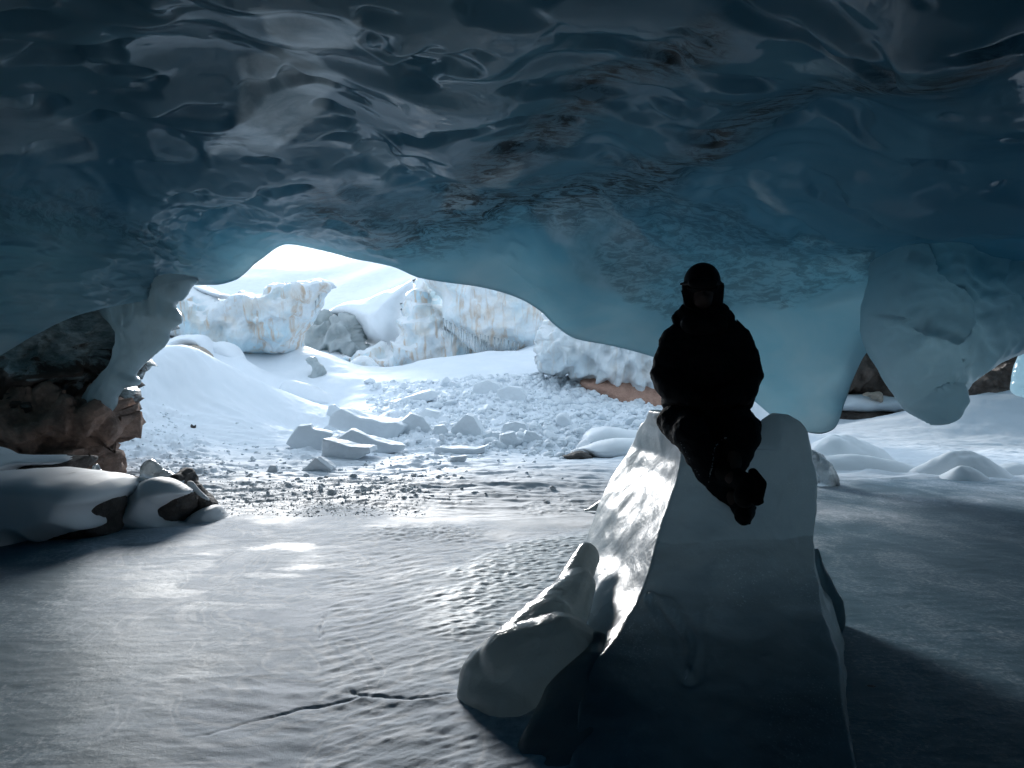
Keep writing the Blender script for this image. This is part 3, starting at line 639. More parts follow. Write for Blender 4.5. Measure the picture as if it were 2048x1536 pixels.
# the roof goes on over the ground to the right, beyond the curtain
rx_, ry_ = np.meshgrid(np.linspace(9.0, 34, 90), np.linspace(17.0, 33, 70)); rx_ = rx_.ravel(); ry_ = ry_.ravel(); rp = np.stack([rx_, ry_, rx_*0], 1)
zb_ = 4.9+.5*fbm(rp, .3, 3, seed=95)+.08*(ry_-14)+.5*np.clip((16-ry_)/3, 0, 1); nF = grid_faces(70, 90); edge_t = np.minimum.reduce([(rx_-9.)/5, (34-rx_)/5, (ry_-17.)/4, (33-ry_)/4]).clip(0, 1)
zt_ = zb_+.05+3.4*np.sqrt(edge_t); nn_r = len(rx_)
tag(mesh_np('ice_ceiling', np.concatenate([np.stack([rx_, ry_, zb_], 1), np.stack([rx_, ry_, zt_], 1)]), np.concatenate([nF, nF[:, ::-1]+nn_r]), M_CAVE, attrs={'dirt': np.zeros(2*nn_r), 'pale': np.zeros(2*nn_r)}), kind='structure')

# ------------------------------------------------------------------ things standing in the place
_rc = {}
def gd(px, py, dmin=6., dmax=60.):      # distance at which the view ray over (px, py) meets the ground
    dd = np.geomspace(dmin, dmax, 260); x = (px-CX)/F*dd; z, _ = ground_fields(x, dd); zr = CAMZ-(py-CY)/F*dd
    k = np.where(zr < z)[0]; return float(dd[k[0]]) if len(k) else dmax
M_LEDGE = m_rock('ledge_rock', (.035, .028, .024), (.12, .095, .08), 1.8, .9)

# --- the hanging ice on the right
tag(relief('ice_pillar', [(1742,478),(1738,560),(1724,620),(1722,660),(1733,697),(1760,745),(1790,790),(1815,822),(1845,838),(1870,850),(1898,842),(1916,800),(1930,772),(1962,748),(2000,725),(2048,709),(2160,690),(2330,650),(2380,480),(2250,330),(2000,300),(1850,360),(1775,430)],
    10.9, .85, M_PILLAR, h=.03, R=1.3, amp=.10, freq=1.1, octv=4, ridge=True, rimfade=.3, seed=5, back=.6, lean=.6, facet=.75), 'tall blue ice pillar tapering to a tongue above the snow on the right', 'ice pillar')
tag(relief('ice_pillar', [(2030,790),(2026,755),(2036,722),(2060,700),(2150,690),(2170,780),(2100,800)], 19, .5, M_PILLAR, amp=.04, seed=6), 'pale blue ice column cut off by the right edge of the photo', 'ice pillar')
# --- left wall of the cave
tag(relief('ice_wall', [(-350,560),(-200,600),(0,640),(100,600),(200,585),(280,575),(300,600),(285,650),(270,690),(255,720),(236,750),(225,790),(212,815),(200,840),(186,862),(60,880),(-350,900)],
    12.9, 1.3, M_DIRTYICE, h=.05, R=1.2, amp=.28, freq=1.3, octv=7, ridge=True, smo=0, seed=12, jag=.05), 'dirty grey ice wall full of dark sediment above the brown rock', 'ice wall')
tag(relief('ice_fin', [(392,556),(380,572),(362,596),(350,606),(362,641),(340,662),(324,697),(302,716),(268,745),(279,764),(244,782),(222,822),(200,830),(180,815),(170,790),(200,755),(228,715),(238,680),(226,650),(200,628),(180,600),(240,570),(330,550)],
    12.0, .42, M_FIN, h=.025, R=.7, amp=.13, freq=1.5, octv=3, ridge=True, aniso=(1.7, 1.2, .5), rimfade=.4, seed=14, jag=.03), 'clear ragged ice curtain hanging at the left edge of the opening', 'ice curtain')
tag(relief('boulder', [(-300,650),(-100,690),(0,712),(50,745),(110,775),(170,795),(206,818),(226,840),(236,852),(205,868),(192,885),(190,905),(178,960),(60,1000),(-300,1000)],
    12.2, 1.6, M_BROWN, h=.035, R=1.4, smo=0, amp=.22, freq=1.3, octv=7, ridge=True, seed=15, jag=.04, front=.75), 'large rough brown boulder under the dirty ice on the left', 'boulder')
# snow covered rocks
def rock_with_snow(label, cat, rocks, snows, name='snowy_rock', base=None):
    ch = []
    for a in rocks: ch.append(relief('rock', *a[0], **a[1]))
    for a in snows: ch.append(relief('snow_cap', *a[0], **a[1]))
    e = empty(name, ch[0].location, label, cat)
    for q_ in ch: child(q_, e)
    return e
rock_with_snow('largest snow blanketed boulder at the left edge of the lake', 'boulder',
    [(([(-160,1000),(0,985),(150,985),(228,985),(240,1005),(236,1040),(232,1062),(190,1082),(100,1105),(0,1120),(-160,1130)], 8.05, .5, M_DARK), dict(amp=.05, freq=5, octv=5, jag=.03, seed=2))],
    [(([(-160,1000),(-80,955),(0,944),(60,938),(110,936),(170,942),(215,955),(238,978),(240,992),(228,1004),(224,1014),(231,1030),(226,1046),(196,1050),(160,1058),(136,1068),(112,1064),(104,1080),(60,1088),(0,1097),(-160,1110)], 8.05, .8, M_SHADOWSNOW), dict(h=.02, R=.2, amp=.035, freq=1.8, octv=2, seed=3))])
rock_with_snow('dark rock draped in smooth snow just right of the largest snowy boulder', 'boulder',
    [(([(226,965),(258,950),(276,956),(300,958),(345,956),(380,980),(390,1000),(382,1030),(350,1058),(236,1066)], 8.75, .38, M_DARKSNOWY), dict(amp=.06, freq=5, octv=5, seed=4, h=.014))],
    [(([(234,996),(240,982),(258,994),(282,974),(288,958),(312,951),(342,958),(366,970),(382,984),(362,994),(345,1008),(338,1016),(350,1036),(372,1046),(392,1056),(330,1062),(262,1066),(236,1066)], 8.6, .42, M_SHADOWSNOW), dict(h=.012, R=.3, amp=.03, freq=3, octv=2, seed=6))])
rock_with_snow('pointed dark brown rock at the right end of the shore rocks', 'boulder',
    [(([(350,956),(366,940),(378,944),(392,966),(412,984),(426,998),(436,1014),(446,1026),(452,1044),(400,1060),(368,1052),(356,1010)], 9.1, .36, M_DARK), dict(amp=.06, freq=5, octv=5, seed=8, h=.012, jag=.015))],
    [(([(366,1050),(384,1028),(408,1014),(430,1012),(446,1030),(460,1048),(420,1056)], 8.9, .32, M_SHADOWSNOW), dict(h=.012, amp=.02, seed=9)),
     (([(374,966),(384,962),(400,980),(420,1000),(408,998),(388,984)], 8.86, .08, M_SHADOWSNOW), dict(h=.008, seed=10))])
rock_with_snow('low snow shelf over dark rock below the brown boulder', 'ledge',
    [(([(30,925),(120,914),(168,908),(181,916),(168,936),(120,960),(60,1000),(-100,1000),(-100,930)], 10.2, .5, M_DARK), dict(amp=.05, freq=5, octv=5, seed=11, h=.02))],
    [(([(-160,880),(-40,885),(10,905),(60,908),(130,910),(160,920),(150,930),(90,932),(60,940),(40,1000),(-160,1000)], 10.15, .62, M_SHADOWSNOW), dict(h=.02, R=.3, amp=.03, freq=2, octv=2, seed=12))])
tag(relief('ice_chunk', [(282,962),(287,930),(296,920),(308,918),(326,936),(356,954),(344,966),(300,970)], 8.95, .14, M_CLEAR, h=.01, amp=.02, freq=6, seed=17), 'pale clear ice chunk with a pointed top standing on the draped rock', 'ice chunk')
tag(relief('ice_chunk', [(186,942),(187,930),(194,928),(200,938),(206,946),(196,950)], 9.2, .07, M_CLEAR, h=.006, seed=18), 'tiny glassy ice nub above the largest snowy boulder', 'ice chunk')
tag(relief('rock', [(208,960),(216,946),(232,949),(246,951),(254,962),(248,975),(220,975)], 9.0, .16, M_DARK, h=.01, amp=.04, freq=7, octv=5, seed=19), 'small dark rock between the snowy boulder and the draped rock', 'rock')
tag(relief('rock', [(381,857),(382,848),(388,852),(392,849),(391,856),(388,859)], gd(386, 858), .06, M_DARK, h=.012, amp=.02, freq=9, seed=20), 'tiny dark stone alone on the left snow slope', 'rock')

# --- seracs and outcrops outside
def icicles(par, x0, x1, py0, py1, d, n, L, seed):
    rr = random.Random(seed)
    for k in range(n):
        t = (k+rr.random()*.7)/n; px = x0+(x1-x0)*t; py = py0+(py1-py0)*t; b = P(px, py, d); l = L*rr.uniform(.35, 1); r0 = .018+.03*l
        V = []; nn_ = 6; rings = [(0, r0), (.25, r0*.7), (.6, r0*.4), (.9, r0*.15)]
        for tt, r_ in rings:
            for i in range(nn_): a = 2*math.pi*i/nn_; V.append((b[0]+r_*math.cos(a), b[1]+r_*math.sin(a), b[2]+.1-tt*l))
        V.append((b[0], b[1], b[2]+.1-l)); Fc = [tuple(range(nn_))]
        for j in range(3):
            for i in range(nn_): Fc.append((j*nn_+i, j*nn_+(i+1) % nn_, (j+1)*nn_+(i+1) % nn_, (j+1)*nn_+i))
        for i in range(nn_): Fc.append((3*nn_+i, 3*nn_+(i+1) % nn_, 4*nn_))
        o = mesh_np('icicle', np.array(V), Fc, M_CLEAR); rebase(o, b); child(o, par)
def group_thing(name, label, cat, kids):
    e = empty(name, kids[0].location, label, cat)
    for k in kids: child(k, e)
    return e
e = group_thing('serac', 'overhanging serac with tan top and blue face left of centre', 'serac', [
    relief('ice_face', [(320,560),(378,566),(420,590),(452,604),(478,596),(484,582),(520,590),(540,575),(560,570),(590,572),(606,566),(640,562),(660,566),(656,580),(640,600),(622,632),(606,660),(598,676),(590,700),(560,712),(520,712),(488,716),(450,712),(420,700),(380,690),(350,680),(320,680)],
        31, 1.7, M_SERAC, h=.06, R=1.1, amp=.3, freq=.7, octv=5, rimfade=.5, ridge=True, seed=22, jag=.09, lean=-.35),
    relief('cavity_shade', [(340,640),(360,630),(400,636),(432,650),(430,680),(380,672),(340,668)], 30.2, .7, M_STRATA, h=.05, amp=.15, freq=2, octv=5, seed=23),  # dark lump standing in for the shade of the cavity
    relief('snow_cap', [(320,552),(378,562),(430,578),(470,596),(430,600),(380,582),(320,578)], 30.6, 1.3, M_SNOW, h=.06, amp=.1, freq=1, seed=24),
    relief('snow_cap', [(556,578),(562,568),(620,564),(646,560),(667,566),(662,575),(620,578)], 30.9, 1.2, M_SNOW, h=.05, amp=.06, freq=1.5, seed=25)])
icicles(e, 365, 452, 592, 612, 29.6, 11, .7, 1); icicles(e, 590, 640, 583, 590, 29.8, 9, .9, 2)
e = group_thing('serac', 'tall pale glacier cliff with tan streaks right of centre', 'ice cliff', [
    relief('ice_face', [(846,556),(850,520),(1000,500),(1170,520),(1180,700),(1120,720),(1078,712),(1040,709),(1000,706),(955,708),(936,694),(912,672),(892,655),(884,630),(884,600),(870,585),(856,574)],
        37, 2.0, M_SERAC2, h=.09, R=1.6, rimfade=.4, amp=.16, freq=.8, octv=6, ridge=True, seed=26, jag=.05),
    relief('blue_hollow', [(690,716),(735,700),(790,700),(806,660),(816,620),(832,590),(846,568),(866,580),(900,640),(960,690),(965,725),(880,740),(800,745),(730,735)],
        39, 1.6, M_SERAC, h=.09, R=1.2, amp=.4, freq=.7, octv=6, ridge=True, seed=27, jag=.08)])
icicles(e, 886, 975, 640, 690, 35.2, 16, 1.3, 3); icicles(e, 960, 1040, 672, 690, 35.0, 10, 1.0, 4)
tag(relief('snow_slope', [(600,650),(640,632),(700,604),(780,580),(836,556),(858,560),(834,594),(816,622),(812,665),(800,690),(780,702),(740,690),(718,664),(700,648),(660,640),(620,650)],
    42, 3., M_SNOW, h=.1, R=2.2, amp=.35, freq=.4, octv=3, seed=28), 'smooth white snow slope above the grey outcrop between the two seracs', 'snow bank')
tag(relief('outcrop', [(604,652),(622,640),(638,630),(660,638),(668,646),(700,636),(716,652),(730,700),(720,725),(690,725),(650,715),(620,700),(600,680)],
    40.4, 1.4, M_GREYICE, h=.07, R=1., amp=.4, freq=1.1, octv=6, ridge=True, seed=29, jag=.08), 'grey dirt streaked ice outcrop between the seracs', 'outcrop')
tag(relief('ice_boulder', [(700,740),(704,722),(722,713),(742,716),(758,730),(757,742),(735,750)], 33, .6, M_SERAC3, amp=.08, freq=1.5, seed=30), 'round snowy ice boulder in the dip below the outcrop', 'ice boulder')
tag(relief('ice_slab', [(610,719),(626,714),(640,726),(652,740),(652,752),(643,760),(648,770),(641,780),(622,773),(596,764),(596,757),(616,752),(625,742),(620,730)], 28.3, .35, M_GREYICE, h=.03, amp=.06, freq=3, octv=5, seed=31, jag=.03), 'jagged grey ice slab sticking out of the snow below the left serac', 'ice slab')
tag(relief('ice_slab', [(576,794),(580,781),(590,778),(600,790),(612,808),(590,806)], 26.2, .2, M_GREYICE, h=.02, amp=.03, freq=4, seed=32), 'small grey wedge of ice under the snow hump left of the debris', 'ice slab')
tag(relief('snow_hump', [(556,812),(560,780),(574,762),(600,762),(640,775),(676,795),(700,812),(640,822)], 26.6, .8, M_SNOW, h=.04, amp=.05, freq=1.2, seed=33), 'rounded snow hump with a small grey wedge below it', 'snow mound')
tag(relief('flat_rock', [(362,704),(388,690),(408,696),(424,716),(396,724),(366,716)], 25.6, .5, M_TAN, h=.03, amp=.03, freq=3, seed=34), 'tan triangular rock under the snow cap on the left crest', 'rock')
tag(relief('snow_hump', [(330,716),(338,690),(356,674),(384,668),(412,674),(424,700),(424,720),(408,700),(388,692),(362,706),(340,726)], 26.2, .9, M_SNOW, h=.04, amp=.04, freq=1.2, seed=35), 'round snow cap over the tan triangular rock', 'snow mound')
tag(relief('snow_hump', [(418,722),(422,690),(446,682),(470,690),(486,712),(484,726)], 27.2, .8, M_SNOW, h=.04, amp=.04, freq=1.2, seed=36), 'low snow mound right of the tan rock', 'snow mound')
tag(relief('ice_wall', [(1080,700),(1086,660),(1110,610),(1200,600),(1420,640),(1440,830),(1330,830),(1315,790),(1292,785),(1270,792),(1240,780),(1200,776),(1176,764),(1150,752),(1120,742),(1096,742),(1082,725)],
    26.2, 1.5, M_SERAC3, h=.055, R=1.2, amp=.24, freq=1.6, octv=6, ridge=True, seed=37, jag=.06), 'lumpy white broken ice wall above the pink rock', 'ice wall')
tag(relief('boulder', [(1160,775),(1172,755),(1230,750),(1330,770),(1360,800),(1360,870),(1260,870),(1205,830)], 26.0, 1.2, M_PINK, h=.05, R=.9, amp=.08, freq=1.2, octv=5, seed=38), 'smooth pink brown rock under the broken ice wall beside the person', 'boulder')
# ledge on the right seen below the ice
group_thing('rock_ledge', 'layered dark rock ledges with a snow shelf seen under the ice right', 'rock ledge', [
    relief('rock', [(1560,840),(1600,740),(1680,700),(1780,700),(1860,740),(1880,800),(1820,812),(1740,800),(1680,790)], 31.5, 1.5, M_LEDGE, h=.07, amp=.25, freq=.9, octv=6, ridge=True, seed=40),
    relief('rock', [(1560,850),(1600,820),(1700,818),(1780,820),(1830,818),(1850,850),(1700,852)], 30.6, .9, M_LEDGE, h=.06, amp=.1, freq=1.3, octv=5, seed=41),
    relief('snow_cap', [(1580,812),(1640,796),(1690,788),(1760,790),(1815,802),(1838,818),(1780,824),(1700,824),(1600,826)], 30.4, 1.0, M_SHADOWSNOW, h=.05, amp=.05, freq=1.5, seed=42)])
tag(relief('rock', [(1726,792),(1732,785),(1748,783),(1762,786),(1764,804),(1750,800),(1738,794)], 29.3, .25, M_TAN, h=.02, amp=.04, freq=4, seed=43), 'angular grey tan stone on the snow shelf of the rock ledge', 'rock')
tag(relief('boulder', [(1915,840),(1926,780),(1950,755),(1985,735),(2010,715),(2090,700),(2140,760),(2110,820),(2000,840)], 27.5, 1.1, M_LEDGE, h=.05, amp=.22, freq=1.3, octv=6, ridge=True, seed=44), 'grey brown ice crusted rock behind the snow slope at far right', 'boulder')

# snow mounds and snow covered stones
def mound(label, px, pyb, rx, ry, h, mat, name='snow_mound', cat='snow mound', pw=1.25, amp=.04, seed=0, rot=0., ybase=None, kind=None, y=None, sharp=0.):
    y = y or gd(px, pyb)+ry*.8; x = (px-CX)/F*y; z0 = gheight(x, y)
    nr_, na = 36, 72; V = []; th_ = np.linspace(0, 2*math.pi, na, endpoint=False)
    for i in range(nr_+1):
        r_ = i/nr_; wob = 1+.12*np.sin(2*th_+seed)+.07*np.sin(3*th_+2.1*seed)
        lx = rx*r_*np.cos(th_)*wob; ly = ry*r_*np.sin(th_)*wob; hz_ = h*(1-r_**2)**pw*(1-sharp*.5*np.cos(th_)*r_)
        X = x+lx*math.cos(rot)-ly*math.sin(rot); Y = y+lx*math.sin(rot)+ly*math.cos(rot)
        V.append(np.stack([X, Y, z0+hz_-.04-.03*r_], 1))
    V = np.concatenate(V); V[:, 2] += amp*fbm(V, 1.6, 3, seed=seed)*np.clip((V[:, 2]-z0+.05)/max(h, .01), 0, 1)
    Fc = grid_faces(nr_+1, na); idx2 = np.arange((nr_+1)*na).reshape(nr_+1, na)
    ex = np.stack([idx2[:-1, -1], idx2[:-1, 0], idx2[1:, 0], idx2[1:, -1]], 1); Fc = np.concatenate([Fc, ex])[:, ::-1]
    o = mesh_np(name, V, Fc, mat); rebase(o, (x, y, z0)); return tag(o, label, cat, kind=kind)
mound('broad smooth snow dome right behind the ice block', 1680, 925, 1.15, .9, .66, M_SHADOWSNOW, y=15.0, pw=1.3, amp=.1, seed=1)
mound('low second step of snow in front of the broad dome', 1700, 938, 1.35, .6, .26, M_SHADOWSNOW, y=13.9, seed=2)
mound('tallest of the snow humps on the far right of the lake shore', 1925, 960, .95, .6, .46, M_SHADOWSNOW, y=13.2, seed=3, pw=1.3, amp=.1)
mound('small round snow hump in front of the tallest right one', 1925, 966, .55, .33, .26, M_SHADOWSNOW, y=12.55, seed=4, pw=1.4, amp=.06)
mound('snow hump at the right edge of the photo', 2030, 960, .6, .5, .2, M_SHADOWSNOW, y=13.4, seed=5)
tag(relief('ice_lump', [(1600,975),(1615,905),(1640,906),(1656,920),(1667,940),(1676,972),(1640,985)], 11.9, .3, M_CLEAR, h=.02, amp=.04, freq=3, seed=45), 'clear rounded ice lump peeking out behind the right side of the ice block', 'ice lump')
tag(relief('snow_bank', [(1430,880),(1470,800),(1505,792),(1530,815),(1560,845),(1590,880)], 19, .7, M_SNOW, h=.04, amp=.05, freq=1.5, seed=46), 'bright snow heap just right of the seated person', 'snow bank')
rock_with_snow('flat snow slab with a dark stone showing under its left end', 'snow slab',
    [(([(1122,914),(1140,906),(1150,902),(1166,902),(1188,915),(1160,925)], 16.5, .3, M_DARK), dict(h=.02, amp=.03, freq=4, seed=47))],
    [(([(1130,913),(1146,899),(1185,886),(1230,876),(1300,878),(1360,900),(1360,925),(1240,922),(1190,916),(1166,901),(1148,902)], 16.9, .65, M_SHADOWSNOW), dict(h=.025, amp=.03, freq=1.5, seed=48))], name='snow_slab')
tag(relief('snow_slab', [(1164,888),(1166,872),(1180,858),(1212,852),(1260,858),(1330,870),(1340,895),(1200,895)], 18.4, .6, M_SHADOWSNOW, h=.03, amp=.03, freq=1.5, seed=49), 'rounded snow slab behind the one with the dark stone', 'snow slab')
tag(relief('ice_shard', [(1166,1022),(1180,1012),(1200,1000),(1222,988),(1245,992),(1232,1012),(1200,1022)], 9.4, .12, M_GREYICE, h=.012, amp=.02, freq=6, seed=50), 'dark edged ice shard on the snow left of the ice block', 'ice shard')
mound('dark rock frozen in the lake ice right of the ice block', 1715, 1400, .34, .24, .06, M_DARK, name='rock', cat='rock', y=3.95, pw=.6, amp=.05, seed=9)

# --- angular snow blocks in the debris
M_BLK = m_snow('broken_snow', (.74, .785, .82), .35, 2.)
def slab(label, ol, T=None, sk=(.1, .12), shrink=.82, name='snow_block', cat='snow block', mat=None, seed=0):
    ol = np.array(ol, float); bx = ol[np.argmax(ol[:, 1])]; d = gd(bx[0], bx[1]-1); wpx = np.ptp(ol[:, 0])/F*d; T = T or wpx*.38
    fr = np.array([P(px, py, d) for px, py in ol]); cen = fr.mean(0); ztop = fr[:, 2].max(); zb = fr[:, 2].min()
    rows = []
    for k, (yy, s1) in enumerate(((0, 1.), (T*.9, .97), (T*1.8, shrink))):
        r_ = cen+(fr-cen)*s1+np.array([sk[0]*wpx*yy/T*.5, yy, sk[1]*(ztop-zb)*yy/T*.5*(1 if k < 2 else .2)]); rows.append([tuple(q_) for q_ in r_])
    # sink the base slightly
    rows = [[(a, b, c_-(.08 if c_ < zb+.1*(ztop-zb) else 0)) for a, b, c_ in r_] for r_ in rows]
    vx = max(.012, wpx/55)
    o = blob(name, [loft(rows)], mat or M_BLK, voxel=vx, smooth=2, amp=vx*1.3, freq=2.5/max(wpx, .2), octv=4, seed=seed, base=(cen[0], d, zb))
    return tag(o, label, cat)
B = [('large sharp edged snow block standing alone right of centre in the debris', [(903,874),(901,857),(931,829),(946,832),(962,860),(965,874)]),
 ('broad dark faced snow block left of the debris blocks', [(570,888),(596,853),(622,849),(624,857),(668,868),(650,885),(644,903),(600,899)]),
 ('front snow slab with a cracked corner and dark gap beneath', [(642,914),(643,877),(700,893),(738,895),(741,906),(705,915),(660,918)]),
 ('long pointed snow slab lying behind the cracked one', [(666,884),(690,866),(704,858),(740,877),(780,888),(814,892),(806,900),(750,907),(720,896)]),
 ('widest tilted snow slab at the back of the block pile', [(655,850),(658,830),(680,817),(720,836),(760,843),(790,843),(808,852),(792,876),(750,877),(700,868)]),
 ('small cubic snow block on top of the widest slab', [(650,834),(657,812),(670,809),(684,820),(674,834)]),
 ('flat tipped snow block left of the widest slab', [(640,862),(668,839),(694,845),(686,861),(660,866)]),
 ('rounded snow block at the right end of the widest slab', [(798,870),(806,840),(822,827),(846,834),(862,856),(852,868)]),
 ('rounded oblong snow block on the debris edge right of the lone block', [(997,864),(1007,848),(1030,844),(1050,848),(1055,859),(1030,866)]),
 ('upright snow block below the rounded oblong one', [(999,892),(1001,870),(1030,863),(1036,882),(1016,897)]),
 ('small grey snow cube left of the upright block', [(974,880),(984,866),(1005,864),(1003,881)]),
 ('ribbed snow block right of the upright block', [(1042,882),(1054,862),(1071,865),(1088,879),(1076,887)]),
 ('long low snow slab in front of the lone block', [(866,908),(870,895),(895,897),(950,898),(972,891),(970,906),(920,910)]),
 ('flat snow chip nearest the lake below the long low slab', [(896,924),(903,915),(936,911),(932,921),(912,928)]),
 ('small snow cone left of the debris near the slush', [(600,942),(616,930),(630,915),(646,927),(662,940),(640,946)]),
 ('small snow lump left of the snow cone', [(528,945),(539,932),(552,931),(557,943)]),
 ('big rounded snow block high on the debris slope', [(988,804),(994,780),(1014,772),(1042,775),(1052,792),(1046,806)]),
 ('long snow slab at the top left of the debris', [(776,806),(828,790),(862,779),(877,785),(873,797),(828,808)]),
 ('broad snow block near the crest of the debris', [(940,792),(948,768),(975,760),(1000,770),(1004,790)]),
 ('leaning snow block behind the rounded one on the debris slope', [(862,870),(870,852),(890,850),(898,862),(888,874)]),
 ('wedge of snow above the slab pile', [(820,836),(850,818),(878,824),(884,838),(850,846)])]
for k, (lb, ol) in enumerate(B): slab(lb, ol, seed=60+k, sk=((-1)**k*.15, .1))

# --- avalanche rubble
def ico(sub, seed):
    import bmesh
    bm = bmesh.new(); bmesh.ops.create_icosphere(bm, subdivisions=sub, radius=1); V = np.array([v.co[:] for v in bm.verts]); Fc = np.array([[v.index for v in f.verts] for f in bm.faces]); bm.free()
    r2 = np.random.default_rng(seed)
    for _ in range(9):      # chisel with random planes
        n_ = r2.normal(size=3); n_ /= np.linalg.norm(n_); o_ = r2.uniform(.5, .85); dd_ = V@n_-o_; m_ = dd_ > 0; V[m_] -= dd_[m_][:, None]*n_
    V *= r2.uniform(.65, 1.2, 3); return V, Fc
SH = [ico(3, 100+i) for i in range(7)]; SHL = [ico(2, 200+i) for i in range(7)]
def scatter(n, gen, rmin, rmax, pw):
    out = []
    while len(out) < n:
        x, y, wgt = gen(); 
        if rng.random() < wgt: out.append((x, y, rmin+(rmax-rmin)*rng.random()**pw))
    a = np.array(out); z, _ = ground_fields(a[:, 0], a[:, 1]); return np.column_stack([a, z])
def gen_main():
    px = rng.uniform(730, 1390); y = rng.uniform(16.5, 27.5); a = np.interp(px, [730, 860, 950, 1250, 1390], [.15, .4, 1, 1, .6])*np.interp(y, [16.5, 19, 21], [.12, .6, 1]); return (px-CX)/F*y, y, a
def gen_left():
    px = rng.uniform(215, 520); y = rng.uniform(12.5, 19); lim = 330+(19-y)*28; return (px-CX)/F*y, y, .9 if px < lim else .15
def gen_mid():
    px = rng.uniform(430, 1130); y = rng.uniform(10, 17.5); return (px-CX)/F*y, y, .5 if px < 900 else .15
def gen_slush():
    px = rng.uniform(420, 850); y = rng.uniform(9.0, 12.2); return (px-CX)/F*y, y, 1-abs(px-620)/330
def build_stuff(name, sets, label, mat):
    Vs, Fs, off = [], [], 0
    for (x, y, r_, z) in sets:
        V, Fc = SHL[rng.integers(7)]; a, b = rng.uniform(0, 6.28, 2); ca, sa = math.cos(a), math.sin(a)
        Rz = np.array([[ca, -sa, 0], [sa, ca, 0], [0, 0, 1]]); cb, sb = math.cos(b), math.sin(b); Rx = np.array([[1, 0, 0], [0, cb, -sb], [0, sb, cb]])
        W = (V@(Rz@Rx).T)*r_*[1, 1, .8]+[x, y, z-r_*.05]; Vs.append(W); Fs.append(Fc+off); off += len(V)
    o = mesh_np(name, np.concatenate(Vs), np.concatenate(Fs), mat, smooth=False); tag(o, label, 'snow rubble', kind='stuff')
s1 = scatter(5200, gen_main, .03, .17, 2.6); build_stuff('snow_rubble', s1, 'fine avalanche rubble covering the slope below the broken ice wall', M_BLK)
s2 = np.concatenate([scatter(700, gen_left, .012, .06, 2.5), scatter(650, gen_mid, .010, .08, 3.2)]); build_stuff('snow_crumbs', s2, 'snow crumbs sprinkled over the left slope and the flat snow', M_BLK)
M_SLUSH = m_snow('slushy_snow', (.82, .86, .88), .4, 3.)
s3 = scatter(3000, gen_slush, .004, .018, 2.4); build_stuff('slush', s3, 'grey crumbly slush patch on the snow before the lake', M_SLUSH)
chunk_meshes = []
for V, Fc in SH:
    o = mesh_np('snow_chunk', V, Fc, M_BLK, smooth=False); chunk_meshes.append(o.data); bpy.data.objects.remove(o)
sc_ = scatter(150, gen_main, .13, .30, 2.2)
sc_ = np.concatenate([sc_, scatter(40, gen_mid, .03, .09, 2)])
for k, (x, y, r_, z) in enumerate(sc_):
    o = bpy.data.objects.new('snow_chunk', chunk_meshes[k % 7]); sc.collection.objects.link(o); o.location = (x, y, z+r_*.25)
    o.scale = (r_, r_*.9, r_*rng.uniform(.6, .9)); o.rotation_euler = (rng.uniform(-.6, .6), rng.uniform(-.6, .6), rng.uniform(0, 6.28))
    tag(o, 'small broken snow chunk in the avalanche debris' if k < 150 else 'small snow lump lying loose on the flat snow before the debris', 'snow chunk', 'snow chunks in the debris' if k < 150 else 'loose snow lumps on the flat snow')

# --- the ice block the person sits on
def BP(px, z, d): return ((px-CX)/F*d, d, z)
rows = []
for z, (ax, ad), (bx_, bd), (cx_, cd_), dd_ in [
    (-.12, (1120,4.9), (1120,3.0), (1720,2.98), 4.6), (.0, (1128,5.0), (1138,3.08), (1706,3.08), 4.7), (.12, (1140,5.1), (1160,3.32), (1692,3.36), 4.8), (.24, (1150,5.2), (1185,3.58), (1678,3.68), 4.9),
    (.36, (1158,5.35), (1243,3.78), (1652,4.0), 5.0), (.5, (1176,5.5), (1286,3.98), (1638,4.18), 5.1), (.7, (1196,5.65), (1315,4.2), (1631,4.4), 5.25), (.85, (1216,5.75), (1334,4.36), (1636,4.5), 5.35),
    (1.0, (1244,5.8), (1350,4.5), (1637,4.6), 5.4), (1.12, (1262,5.8), (1357,4.57), (1630,4.65), 5.4), (1.2, (1272,5.7), (1358,4.6), (1624,4.68), 5.35)]:
    a = BP(ax, z, ad); b = BP(bx_, z, bd); c0 = BP(cx_, z, cd_); m1 = BP((bx_*.6+cx_*.4), z, (bd*.6+cd_*.4)-.10); m2 = BP((bx_*.25+cx_*.75), z, (bd*.25+cd_*.75)-.08)
    d1 = BP(cx_-25, z, dd_+.3); d2 = BP(ax+70, z, dd_+.75); m3 = BP(ax*.5+bx_*.5+4, z, (ad+bd)/2)
    rows.append([b, m1, m2, c0, d1, d2, a, m3])
pk = [[BP(1268,1.15,5.75), BP(1362,1.15,4.62), BP(1380,1.15,4.9), BP(1340,1.15,5.8)], [BP(1282,1.3,5.6), BP(1349,1.3,4.72), BP(1360,1.3,4.9), BP(1330,1.3,5.6)], [BP(1297,1.42,5.3), BP(1326,1.42,4.86), BP(1330,1.42,4.95), BP(1315,1.42,5.3)]]
kn = []
for z, l, r_, f_, b_ in [(1.1, 1500, 1630, 4.62, 5.2), (1.22, 1507, 1625, 4.63, 5.15), (1.30, 1514, 1618, 4.66, 5.1), (1.36, 1524, 1606, 4.7, 5.05), (1.41, 1545, 1580, 4.76, 4.95)]:
    kn.append([BP(l, z, f_+.08), BP((l+r_)/2, z, f_-.03), BP(r_, z, f_+.06), BP(r_-6, z, b_-.08), BP((l+r_)/2, z, b_), BP(l+6, z, b_-.08)])
